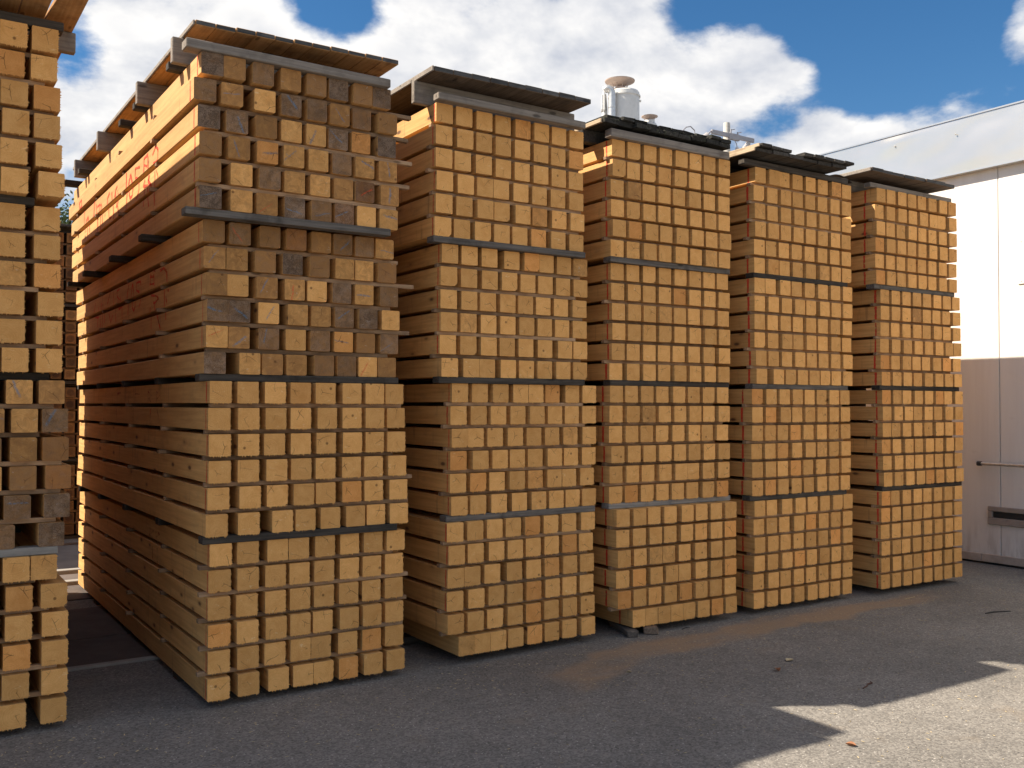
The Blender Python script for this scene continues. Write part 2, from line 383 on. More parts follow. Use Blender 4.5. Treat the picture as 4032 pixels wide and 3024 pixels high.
def mat_asphalt():
    mt, t, bs, _ = new_mat('worn_asphalt')
    co = t.node('ShaderNodeTexCoord').outputs['Object']
    big = t.noise(co, 0.7, 5.0, 0.6, 0.3)
    mid = t.noise(co, 6.0, 5.0, 0.62)
    fine = t.noise(co, 190.0, 3.0, 0.7)
    grit = t.voro(co, 95.0, 'F1')
    gcell = t.sep(grit.outputs['Color'])
    base = t.mix(t.mapr(gcell[0], 0.1, 0.9), (0.146, 0.135, 0.123), (0.256, 0.237, 0.213))
    base = t.mix(t.mapr(fine, 0.36, 0.7, 0.28, 0.0), base, (0.07, 0.064, 0.06))
    chip = t.math('MULTIPLY', t.math('GREATER_THAN', gcell[1], 0.965), t.mapr(grit.outputs['Distance'], 0.28, 0.42, 1.0, 0.0))
    base = t.mix(t.math('MULTIPLY', chip, 0.85), base, (0.50, 0.47, 0.43))
    grit2 = t.voro(co, 46.0, 'F1')
    g2 = t.sep(grit2.outputs['Color'])
    chip2 = t.math('MULTIPLY', t.math('GREATER_THAN', g2[1], 0.965), t.mapr(grit2.outputs['Distance'], 0.16, 0.30, 1.0, 0.0))
    base = t.mix(t.math('MULTIPLY', chip2, 0.8), base, (0.48, 0.45, 0.42))
    chip3 = t.math('MULTIPLY', t.math('LESS_THAN', g2[2], 0.05), t.mapr(grit2.outputs['Distance'], 0.18, 0.30, 1.0, 0.0))
    base = t.mix(t.math('MULTIPLY', chip3, 0.7), base, (0.035, 0.032, 0.03))
    tone = t.math('ADD', t.math('MULTIPLY', big, 0.6), t.math('MULTIPLY', mid, 0.4))
    k = t.mapr(tone, 0.3, 0.7, 0.80, 1.18)
    base = t.mix(1.0, base, t.xyz(k, k, k), 'MULTIPLY')
    # sawdust and soil swept into long drifts in front of the row of timber
    x, y, z = t.sep(co)
    wob = t.noise(co, 1.1, 4.0, 0.6)
    yc = t.mapr(x, 3.2, 4.4, 4.60, 4.95)
    yy = t.math('ADD', y, t.math('MULTIPLY', t.math('SUBTRACT', wob, 0.5), 0.55))
    half = t.mapr(x, 3.6, 5.6, 0.30, 0.17)
    dev = t.math('ABSOLUTE', t.math('SUBTRACT', yy, yc))
    band = t.mapr(dev, t.math('MULTIPLY', half, 0.45), half, 1.0, 0.0)
    band = t.math('MULTIPLY', band, t.math('MULTIPLY', t.mapr(x, 3.25, 3.6), t.mapr(x, 6.9, 8.0, 1.0, 0.0)))
    patch = t.mapr(t.noise(t.vmath('MULTIPLY', co, (0.55, 1.2, 1.0)), 1.5, 4.0, 0.6), 0.30, 0.55, 0.15, 1.0)
    speck = t.mapr(t.noise(co, 60.0, 3.0, 0.7), 0.30, 0.55)
    dust = t.math('MULTIPLY', t.math('MULTIPLY', band, patch), t.math('MULTIPLY_ADD', speck, 0.5, 0.45))
    base = t.mix(t.math('MULTIPLY', dust, 0.95), base, (0.31, 0.205, 0.12))
    # faint sawdust everywhere
    far = t.mapr(t.noise(co, 2.3, 5.0, 0.65), 0.56, 0.75, 0.0, 0.28)
    base = t.mix(far, base, (0.25, 0.19, 0.13))
    # oil and tyre darkening
    oil = t.mapr(t.noise(t.vmath('MULTIPLY', co, (0.6, 1.8, 1.0)), 1.1, 3.0, 0.55, 0.5), 0.60, 0.74, 0.0, 0.3)
    base = t.mix(oil, base, (0.07, 0.066, 0.066))
    t.put(bs.inputs['Base Color'], base)
    bs.inputs['Roughness'].default_value = 0.9
    h = t.math('ADD', t.math('MULTIPLY', fine, 0.6), t.math('SUBTRACT', 1.0, grit.outputs['Distance']))
    t.put(bs.inputs['Normal'], t.bump(h, 0.35, 0.004))
    return mt

def mat_concrete(name, c0, c1, dirt):
    mt, t, bs, _ = new_mat(name)
    co = t.node('ShaderNodeTexCoord').outputs['Object']
    a = t.noise(co, 3.0, 6.0, 0.65)
    f = t.noise(co, 90.0, 4.0, 0.7)
    c = t.mix(t.mapr(a, 0.3, 0.7), c0, c1)
    c = t.mix(t.mapr(f, 0.55, 0.75, 0.0, 0.6), c, dirt)
    t.put(bs.inputs['Base Color'], c)
    bs.inputs['Roughness'].default_value = 0.9
    t.put(bs.inputs['Normal'], t.bump(f, 0.35, 0.004))
    return mt

def mat_plain(name, c, rough=0.6, metal=0.0, var=0.12, scale=8.0, dirt=None, dirt_lo=0.55, dirt_hi=0.8, bump=0.1, spec=0.5):
    mt, t, bs, _ = new_mat(name)
    co = t.node('ShaderNodeTexCoord').outputs['Object']
    n = t.noise(co, scale, 5.0, 0.6)
    cc = t.mix(t.mapr(n, 0.3, 0.7), tuple(q * (1 - var) for q in c), tuple(min(1.0, q * (1 + var)) for q in c))
    if dirt:
        d = t.noise(co, scale * 0.6, 6.0, 0.7, 0.4)
        cc = t.mix(t.mapr(d, dirt_lo, dirt_hi, 0.0, 0.85), cc, dirt)
    t.put(bs.inputs['Base Color'], cc)
    bs.inputs['Roughness'].default_value = rough
    bs.inputs['Metallic'].default_value = metal
    bs.inputs['Specular IOR Level'].default_value = spec
    t.put(bs.inputs['Normal'], t.bump(n, bump, 0.004))
    return mt

def mat_spray(name, c, dens):
    """sprayed paint: patchy cover over the wood"""
    mt, t, bs, out = new_mat(name)
    rnd, oc = obj_info(t)
    co = t.vmath('ADD', obj_coord(t), t.vmath('SCALE', rnd_vec(t, rnd), scale=9.0))
    n = t.noise(co, 55.0, 4.0, 0.7)
    b = t.noise(co, 9.0, 2.0, 0.5)
    a = t.mapr(t.math('ADD', t.math('MULTIPLY', n, 0.5), t.math('MULTIPLY', b, 0.5)), 0.52 - 0.22 * dens, 0.62 - 0.12 * dens, 0.12, 0.55 + 0.42 * dens)
    t.put(bs.inputs['Base Color'], (*c, 1.0))
    bs.inputs['Roughness'].default_value = 0.7
    t.put(bs.inputs['Alpha'], a)
    return mt

def mat_wall():
    mt, t, bs, _ = new_mat('white_panel')
    co = t.node('ShaderNodeTexCoord').outputs['Object']
    x, y, z = t.sep(co)
    st = t.noise(t.vmath('MULTIPLY', co, (1.0, 9.0, 0.7)), 1.0, 5.0, 0.6)
    c = t.mix(t.mapr(st, 0.35, 0.7), (0.71, 0.68, 0.645), (0.665, 0.63, 0.595))
    sm = t.noise(t.vmath('MULTIPLY', co, (1.0, 2.0, 5.0)), 1.6, 4.0, 0.6)
    c = t.mix(t.mapr(sm, 0.60, 0.74, 0.0, 0.35), c, (0.58, 0.53, 0.49))
    splash = t.math('MULTIPLY', t.mapr(z, 0.1, 0.55, 1.0, 0.0), t.mapr(t.noise(t.vmath('MULTIPLY', co, (1.0, 14.0, 3.0)), 1.0, 4.0, 0.65), 0.42, 0.7))
    c = t.mix(t.math('MULTIPLY', splash, 0.5), c, (0.36, 0.31, 0.27))
    t.put(bs.inputs['Base Color'], c)
    bs.inputs['Roughness'].default_value = 0.42
    t.put(bs.inputs['Normal'], t.bump(t.noise(co, 5.0, 2.0, 0.5), 0.06, 0.01))
    return mt

M = {}
M['side'] = mat_wood_side()
M['end'] = mat_wood_end()
M['batten'] = mat_plank('spacer_wood', (0.25, 0.155, 0.09), (0.40, 0.26, 0.155), (0.15, 0.095, 0.06), 0, spread=0.8)
M['bearer'] = mat_plank('old_bearer_wood', (0.036, 0.030, 0.025), (0.078, 0.066, 0.055), (0.022, 0.019, 0.016), 0, spread=0.5)
M['bearer_grey'] = mat_plank('worn_bearer_wood', (0.085, 0.074, 0.066), (0.16, 0.142, 0.125), (0.05, 0.043, 0.038), 0, spread=0.4)
M['bearer_pale'] = mat_plank('grey_bearer_wood', (0.19, 0.18, 0.165), (0.30, 0.28, 0.255), (0.12, 0.11, 0.10), 0, spread=0.2)
M['greyboard'] = mat_plank('grey_board', (0.20, 0.17, 0.145), (0.30, 0.26, 0.22), (0.12, 0.10, 0.085), 0, spread=0.15)
M['roof_new'] = mat_plank('roof_board_tan', (0.36, 0.19, 0.075), (0.47, 0.27, 0.12), (0.17, 0.09, 0.045), 1, spread=0.3)
M['roof_end_dark'] = mat_plank('roof_board_end_dark', (0.05, 0.052, 0.055), (0.12, 0.115, 0.11), (0.04, 0.04, 0.042), 0, spread=0.5)
M['roof_grey'] = mat_plank('roof_board_grey', (0.25, 0.205, 0.165), (0.36, 0.31, 0.255), (0.14, 0.10, 0.07), 1, spread=0.25)
M['roof_dark'] = mat_plank('roof_board_dark', (0.040, 0.036, 0.032), (0.085, 0.077, 0.068), (0.024, 0.022, 0.02), 1, spread=0.5)
M['roof_moss'] = mat_plank('roof_board_mossy', (0.022, 0.021, 0.019), (0.055, 0.052, 0.046), (0.013, 0.013, 0.012), 1, moss=0.6, spread=0.5)
M['roof_brown'] = mat_plank('roof_board_brown', (0.10, 0.07, 0.05), (0.17, 0.125, 0.09), (0.05, 0.04, 0.034), 1, spread=0.2)
M['roof_tan'] = mat_plank('roof_board_side', (0.36, 0.27, 0.18), (0.50, 0.39, 0.27), (0.22, 0.16, 0.11), 1, spread=0.2)
M['stripe'] = mat_spray('red_spray_stripe', (0.66, 0.055, 0.022), 0.95)
M['write'] = mat_spray('red_spray_writing', (0.70, 0.06, 0.022), 0.85)
M['write_faint'] = mat_spray('red_spray_writing_faint', (0.50, 0.07, 0.03), 0.25)
M['asphalt'] = mat_asphalt()
M['slab'] = mat_concrete('concrete_slab', (0.075, 0.058, 0.05), (0.125, 0.098, 0.085), (0.05, 0.04, 0.034))
M['slab_grey'] = mat_concrete('concrete_grey', (0.13, 0.125, 0.12), (0.19, 0.18, 0.17), (0.09, 0.085, 0.08))
M['kerb'] = mat_concrete('pale_kerb', (0.27, 0.25, 0.225), (0.38, 0.355, 0.325), (0.17, 0.15, 0.13))
M['wall'] = mat_wall()
M['seam'] = mat_plain('seam_seal', (0.36, 0.33, 0.32), 0.8)
M['kick'] = mat_plain('kick_board', (0.40, 0.34, 0.29), 0.8, var=0.18, scale=6.0, dirt=(0.12, 0.085, 0.06), dirt_lo=0.56, dirt_hi=0.7)
M['steel'] = mat_plain('galvanised_rail', (0.55, 0.53, 0.50), 0.4, 0.7, dirt=(0.20, 0.10, 0.05), scale=20.0, dirt_lo=0.62)
M['black'] = mat_plain('matte_black', (0.02, 0.02, 0.021), 0.7)  # rubber, felt and twigs, also the shade in base gap and slot
M['frame'] = mat_plain('slot_frame_wood', (0.30, 0.245, 0.205), 0.8, dirt=(0.16, 0.12, 0.10))
M['plate'] = mat_plain('white_plate', (0.68, 0.665, 0.63), 0.35, var=0.03)
M['fascia'] = mat_plain('fascia_metal', (0.52, 0.52, 0.515), 0.20, 0.55, var=0.03, scale=1.2, bump=0.0)
M['ventw'] = mat_plain('vent_white', (0.66, 0.655, 0.64), 0.4, 0.0, var=0.05)
M['ventc'] = mat_plain('vent_cap', (0.52, 0.40, 0.335), 0.6, 0.0, dirt=(0.40, 0.25, 0.17), var=0.08)
M['galv'] = mat_plain('galvanised_sheet', (0.66, 0.65, 0.63), 0.34, 0.6, var=0.1, scale=14.0)
M['pole'] = mat_plain('pole_concrete', (0.50, 0.475, 0.43), 0.8, var=0.1, dirt=(0.33, 0.30, 0.26))
M['arm'] = mat_plain('crossarm_grey', (0.33, 0.32, 0.345), 0.6, 0.2, var=0.1)
M['insul'] = mat_plain('insulator', (0.52, 0.50, 0.51), 0.3, 0.0, var=0.1, dirt=(0.30, 0.24, 0.24))
M['brick'] = mat_plain('hall_wall', (0.52, 0.50, 0.46), 0.7, var=0.08, dirt=(0.34, 0.31, 0.27))
M['metalroof'] = mat_plain('hall_roof', (0.30, 0.29, 0.28), 0.5, 0.3, var=0.1)
M['bark'] = mat_plain('bark', (0.11, 0.085, 0.065), 0.9, var=0.3, scale=20)
M['twig'] = mat_plain('twig_bark', (0.10, 0.045, 0.03), 0.85, var=0.3, scale=60)
M['leafdry'] = mat_plain('dry_leaf', (0.30, 0.13, 0.06), 0.8, var=0.3, scale=60)
M['chipw'] = mat_plain('wood_chip', (0.45, 0.36, 0.22), 0.85, var=0.25, scale=60)
def mat_leaf():
    mt, t, bs, _ = new_mat('foliage')
    co = t.node('ShaderNodeTexCoord').outputs['Object']
    n = t.noise(co, 2.5, 3.0, 0.6)
    n2 = t.noise(co, 30.0, 2.0, 0.6)
    c = t.mix(t.mapr(n, 0.3, 0.7), (0.045, 0.075, 0.02), (0.10, 0.135, 0.04))
    c = t.mix(t.mapr(n2, 0.4, 0.7, 0.0, 0.5), c, (0.12, 0.15, 0.05))
    t.put(bs.inputs['Base Color'], c)
    bs.inputs['Roughness'].default_value = 0.6
    return mt
M['leaf'] = mat_leaf()

# ------------------------------------------------------------------ mesh helpers
def mesh(name, verts, faces, mats, idx=None, smooth=False):
    me = bpy.data.meshes.new(name)
    me.from_pydata(verts, [], faces)
    for q in mats:
        me.materials.append(q)
    if idx:
        me.polygons.foreach_set('material_index', idx)
    if smooth:
        me.polygons.foreach_set('use_smooth', [True] * len(me.polygons))
    me.update()
    return me

def put(name, me, loc=(0, 0, 0), parent=None, rot=(0, 0, 0)):
    o = bpy.data.objects.new(name, me)
    o.location = loc
    o.rotation_euler = rot
    o.parent = parent
    COL.objects.link(o)
    return o

def tag(o, label=None, cat=None, group=None, kind=None):
    if label: o['label'] = label
    if cat: o['category'] = cat
    if group: o['group'] = group
    if kind: o['kind'] = kind
    return o

def empty(name, loc):
    o = bpy.data.objects.new(name, None)
    o.location = loc
    o.empty_display_size = 0.1
    COL.objects.link(o)
    return o

class MB:
    """collects boxes, lathes and tubes into one mesh"""
    def __init__(self):
        self.v, self.f, self.i = [], [], []
    def add(self, vs, fs, mi=0):
        b = len(self.v)
        self.v += [tuple(q) for q in vs]
        self.f += [tuple(b + k for k in f) for f in fs]
        self.i += [mi] * len(fs)
    def box(self, x0, x1, y0, y1, z0, z1, mi=0, c=0.0):
        if c <= 0:
            vs = [(x, y, z) for x in (x0, x1) for y in (y0, y1) for z in (z0, z1)]
            self.add(vs, [(0, 1, 3, 2), (4, 6, 7, 5), (0, 4, 5, 1), (2, 3, 7, 6), (0, 2, 6, 4), (1, 5, 7, 3)], mi)
        else:
            bm = bmesh.new()
            bmesh.ops.create_cube(bm, size=1.0)
            for q in bm.verts:
                q.co = Vector(((x0 + x1) / 2 + q.co.x * (x1 - x0), (y0 + y1) / 2 + q.co.y * (y1 - y0), (z0 + z1) / 2 + q.co.z * (z1 - z0)))
            bmesh.ops.bevel(bm, geom=bm.edges[:], offset=c, segments=1, affect='EDGES')
            bm.verts.index_update()
            self.add([q.co[:] for q in bm.verts], [tuple(w.index for w in f.verts) for f in bm.faces], mi)
            bm.free()
        return self
    def lathe(self, prof, n=24, mi=0, cx=0, cy=0, cap=True):
        vs, fs = [], []
        k = len(prof)
        for a in range(n):
            t = 2 * pi * a / n
            for (r, z) in prof:
                vs.append((cx + r * cos(t), cy + r * sin(t), z))
        for a in range(n):
            b = (a + 1) % n
            for j in range(k - 1):
                fs.append((a * k + j, b * k + j, b * k + j + 1, a * k + j + 1))
        if cap:
            fs.append(tuple(a * k for a in range(n))[::-1])
            fs.append(tuple(a * k + k - 1 for a in range(n)))
        self.add(vs, fs, mi)
        return self
    def tube(self, pts, rad, n=10, mi=0, cap=True):
        pts = [Vector(p) for p in pts]
        rads = rad if isinstance(rad, (list, tuple)) else [rad] * len(pts)
        vs, fs = [], []
        prev = None
        for i, p in enumerate(pts):
            d = (pts[min(i + 1, len(pts) - 1)] - pts[max(i - 1, 0)]).normalized()
            if prev is None:
                a = d.cross(Vector((0, 0, 1)))
                if a.length < 0.1: a = d.cross(Vector((1, 0, 0)))
            else:
                a = prev - d * prev.dot(d)
            a.normalize()
            prev = a
            b = d.cross(a)
            for k in range(n):
                t = 2 * pi * k / n
                vs.append(p + (a * cos(t) + b * sin(t)) * rads[i])
        for i in range(len(pts) - 1):
            for k in range(n):
                k2 = (k + 1) % n
                fs.append((i * n + k, i * n + k2, (i + 1) * n + k2, (i + 1) * n + k))
        if cap:
            fs.append(tuple(range(n))[::-1])
            fs.append(tuple((len(pts) - 1) * n + k for k in range(n)))
        self.add(vs, fs, mi)
        return self
    def me(self, name, mats, smooth=False):
        return mesh(name, self.v, self.f, mats, self.i, smooth)

def smooth_by_angle(me, deg=35):
    me.polygons.foreach_set('use_smooth', [True] * len(me.polygons))
    try:
        me.set_sharp_from_angle(angle=radians(deg))
    except Exception:
        pass
    return me

def plank(name, lx, ly, lz, mat, c=0.003, ragged=0.0, endmat=None, seed=0):
    """a board with knocked edges, origin at its low left front corner"""
    rg = random.Random(seed)
    b = MB()
    b.box(0, lx, 0, ly, 0, lz, 0, c)
    if ragged or endmat:
        b.v = [(x + rg.uniform(-.4, .4) * ragged, y + (rg.uniform(-1, 1) * ragged if y < ly * .5 else 0), z + rg.uniform(-.35, .35) * ragged) for x, y, z in b.v]
    me = b.me(name, [mat] + ([endmat] if endmat else []))
    if endmat:
        for p in me.polygons:
            if p.normal.y < -0.8:
                p.material_index = 1
    return me

# ------------------------------------------------------------------ the ground
B, ST, BE, LEN = 0.12, 0.0244, 0.0406, 4.05

gm = MB()
gm.add([(-150, -150, 0), (200, -150, 0), (200, 200, 0), (-150, 200, 0)], [(0, 1, 2, 3)])
tag(put('asphalt_ground', gm.me('asphalt_ground', [M['asphalt']])), kind='structure')

def slab(name, x0, x1, y0, y1, z0, z1, mat, c=0.004):
    b = MB().box(0, x1 - x0, 0, y1 - y0, 0, z1 - z0, 0, c)
    return tag(put(name, b.me(name, [mat]), (x0, y0, z0)), kind='structure')
# concrete apron between the first two towers
slab('kerb', 0.2, 1.62, 6.43, 6.485, -0.02, 0.016, M['kerb'])
slab('concrete_slab', 0.2, 1.62, 6.49, 7.215, -0.03, 0.010, M['slab'])
slab('concrete_slab', 0.2, 1.62, 7.235, 8.30, -0.03, 0.012, M['slab'])
slab('concrete_slab', -1.0, 3.0, 8.72, 9.40, -0.03, 0.011, M['slab'])
slab('kerb', -2.0, 6.0, 9.42, 9.52, -0.02, 0.045, M['kerb'])
slab('concrete_slab', -2.0, 6.0, 9.54, 10.05, -0.03, 0.008, M['slab'])
slab('kerb', -2.0, 6.0, 10.07, 10.17, -0.02, 0.045, M['kerb'])
slab('concrete_slab', -2.0, 6.0, 10.19, 12.1, -0.03, 0.010, M['slab_grey'])
slab('kerb', -2.0, 6.0, 12.12, 12.18, -0.02, 0.03, M['slab'])

# ------------------------------------------------------------------ timber towers
def beam_mesh(name, fuzz, c, seed):
    rg = random.Random(seed)
    w = B - rg.uniform(0.0, 0.0025)
    h = B - rg.uniform(0.0, 0.002)
    cs = [c * rg.uniform(0.6, 1.5) for _ in range(4)]
    if rg.random() < 0.12:
        cs[rg.randrange(4)] = rg.uniform(0.012, 0.026)          # a waney corner
    sec = [(-w + cs[0], 0), (-cs[1], 0), (0, cs[1]), (0, h - cs[2]), (-cs[2], h), (-w + cs[3], h), (-w, h - cs[3]), (-w, cs[0])]
    vs = [(x, 0.0, z) for x, z in sec] + [(x, LEN + rg.uniform(-.01, .01), z) for x, z in sec]
    fs, ix = [], []
    for k in range(8):
        k2 = (k + 1) % 8
        fs.append((k, k + 8, k2 + 8, k2)); ix.append(0)
    fs.append(tuple(range(8))); ix.append(1)
    fs.append(tuple(range(15, 7, -1))); ix.append(1)
    if fuzz > 0:                                                 # torn fibres left by the saw
        p = -w + 0.003
        while p < -0.006:
            q = min(p + rg.uniform(0.004, 0.011), -0.002)
            hh = rg.uniform(0.1, 1.0) ** 1.6 * 0.0105 * fuzz
            n = len(vs)
            vs += [(p, 0.0008, 0.002), (q, 0.0008, 0.002), ((p + q) / 2 + rg.uniform(-.003, .003), -0.001, -hh)]
            fs.append((n, n + 2, n + 1)); ix.append(1)
            p = q
        p = 0.004
        while p < h - 0.006:
            q = min(p + rg.uniform(0.004, 0.011), h - 0.002)
            hh = rg.uniform(0.1, 1.0) ** 1.6 * 0.009 * fuzz
            n = len(vs)
            vs += [(-0.002, 0.0008, p), (-0.002, 0.0008, q), (hh, -0.001, (p + q) / 2 - rg.uniform(0, .004))]
            fs.append((n, n + 2, n + 1)); ix.append(1)
            p = q
    return mesh(name, vs, fs, [M['side'], M['end']], ix)

FUZZY = [beam_mesh('beam_fuzzy', 1.0, 0.0018, 100 + i) for i in range(12)]
HALF = [beam_mesh('beam_sawn', 0.6, 0.002, 200 + i) for i in range(10)]
CLEAN = [beam_mesh('beam_clean', 0.0, 0.0045, 300 + i) for i in range(8)]

def bar_mesh(name, ln, wy, hz, mat, c=0.002):
    return MB().box(0, ln, 0, wy, 0, hz, 0, c).me(name, [mat])
BATTENS = [(ln, bar_mesh('spacer_batten', ln, 0.032 + 0.004 * (i % 3), ST - 0.0006, M['batten'])) for i, ln in enumerate((1.10, 1.14, 1.18, 1.22, 1.26, 1.16))]
BEARERS = [(ln, bar_mesh('bearer', ln, 0.085, BE - 0.0008, M['bearer'], 0.003)) for ln in (1.16, 1.18, 1.20)]
BEARER_GREY = [bar_mesh('bearer', ln, 0.085, BE - 0.0008, M['bearer_grey'], 0.003) for ln in (1.17, 1.20)]
BEARER_PALE = bar_mesh('bearer', 1.22, 0.085, BE - 0.0008, M['bearer_pale'], 0.003)

def zrow(s, r):
    return BZ[s] + (r - 1) * (B + ST) + ((r - 1) // 6) * (BE - ST)

def cut_ribbon(pts, wd, rows_z, seed, drip=False):
    """thin quads along a stroke on a side face; returns {row: [(y,z)...quads]}"""
    rg = random.Random(seed)
    out = {}
    for a, b in zip(pts[:-1], pts[1:]):
        n = max(2, int(math.hypot(b[0] - a[0], b[1] - a[1]) / 0.010))
        dy, dz = b[0] - a[0], b[1] - a[1]
        l = max(1e-6, math.hypot(dy, dz))
        ny, nz = -dz / l, dy / l
        for i in range(n):
            t0, t1 = (i - 0.06) / n, (i + 1.06) / n
            w0 = wd * (0.75 + 0.4 * mnoise.noise(Vector((seed * 3.1, (a[0] + dy * t0) * 9, (a[1] + dz * t0) * 9))))
            p0 = (a[0] + dy * t0, a[1] + dz * t0)
            p1 = (a[0] + dy * t1, a[1] + dz * t1)
            quad = [(p0[0] - ny * w0, p0[1] - nz * w0), (p1[0] - ny * w0, p1[1] - nz * w0), (p1[0] + ny * w0, p1[1] + nz * w0), (p0[0] + ny * w0, p0[1] + nz * w0)]
            for r, (z0, z1) in rows_z.items():
                lo, hi = z0 + 0.004, z1 - 0.004
                if max(q[1] for q in quad) > lo and min(q[1] for q in quad) < hi:
                    out.setdefault(r, []).append([(q[0], min(max(q[1], lo), hi)) for q in quad])
    return out

AX = {1: (0.62, 0.805), 2: (0.633, 0.808), 3: (0.637, 0.809), 4: (0.642, 0.809), 5: (0.644, 0.802), 6: (0.629, 0.754), 7: (0.564, 0.79), 8: (0.634, 0.814), 9: (0.659, 0.819), 10: (0.657, 0.805), 11: (0.66, 0.8), 12: (0.636, 0.784), 13: (0.614, 0.769), 14: (0.597, 0.767), 15: (0.592, 0.774), 16: (0.595, 0.757), 17: (0.593, 0.753), 18: (0.589, 0.75), 19: (0.592, 0.757), 20: (0.587, 0.743), 21: (0.592, 0.733), 22: (0.586, 0.733), 23: (0.568, 0.715), 24: (0.578, 0.719)}
GRAY1 = {24: (.9, .5, .7, .45, .6, .9, .6, .85), 23: (.7, .45, .2, .8, .75, .5, .7, .55), 22: (.95, .8, .5, .25, .2, .85, .3, .95),
         21: (.6, .45, .2, .3, .25, .75, .35, .4), 20: (.6, .25, .75, .35, .3, .45, .75, .45), 19: (.95, .3, .45, .9, .7, .85, .1, .25),
         18: (.6, .7, .6, .65, .5, .65, .7, .35), 17: (.45, .4, .55, .9, .6, .3, .3, .6), 16: (.5, .15, .5, .35, .15, .8, .25, .7),
         15: (.8, .85, .1, .3, .35, .75, .85, .2), 14: (.2, .45, .7, .15, .7, .1, .55, .75), 13: (.85, .25, .5, .4, .65, .7, .15, .5)}
STRIPE = {1: (.03, .038, .075, .07), 2: (.018, .033, .034, .029), 3: (.125, .073, .043, .059), 4: (.117, .101, .065, .07), 5: (.036, .06, .053, .115)}
STRIPE_W = {1: .0052, 2: .0055, 3: .0085, 4: .0095, 5: .0095}
WRITE = {(1, 3): (WR4, 0.0125, 'write'), (1, 2): (WR3, 0.0105, 'write'), (1, 1): (WR2, 0.008, 'write_faint'), (1, 0): (WR1, 0.008, 'write_faint')}

TOWER = ['tower whose roof has a split',
         'tower with red sprayed writing',
         'tower under the roof on tall runners',
         'tower under the mossy black roof',
         'tower under the dark double-layered roof',
         'tower next to the white building',
         'tower beyond the split-roof tower']
LEVEL = ['bottom', 'lower middle', 'upper middle', 'top']
LOOK = {(0, 1): 'brown weathered', (1, 2): 'grey and brown weathered', (1, 3): 'grey and brown weathered'}

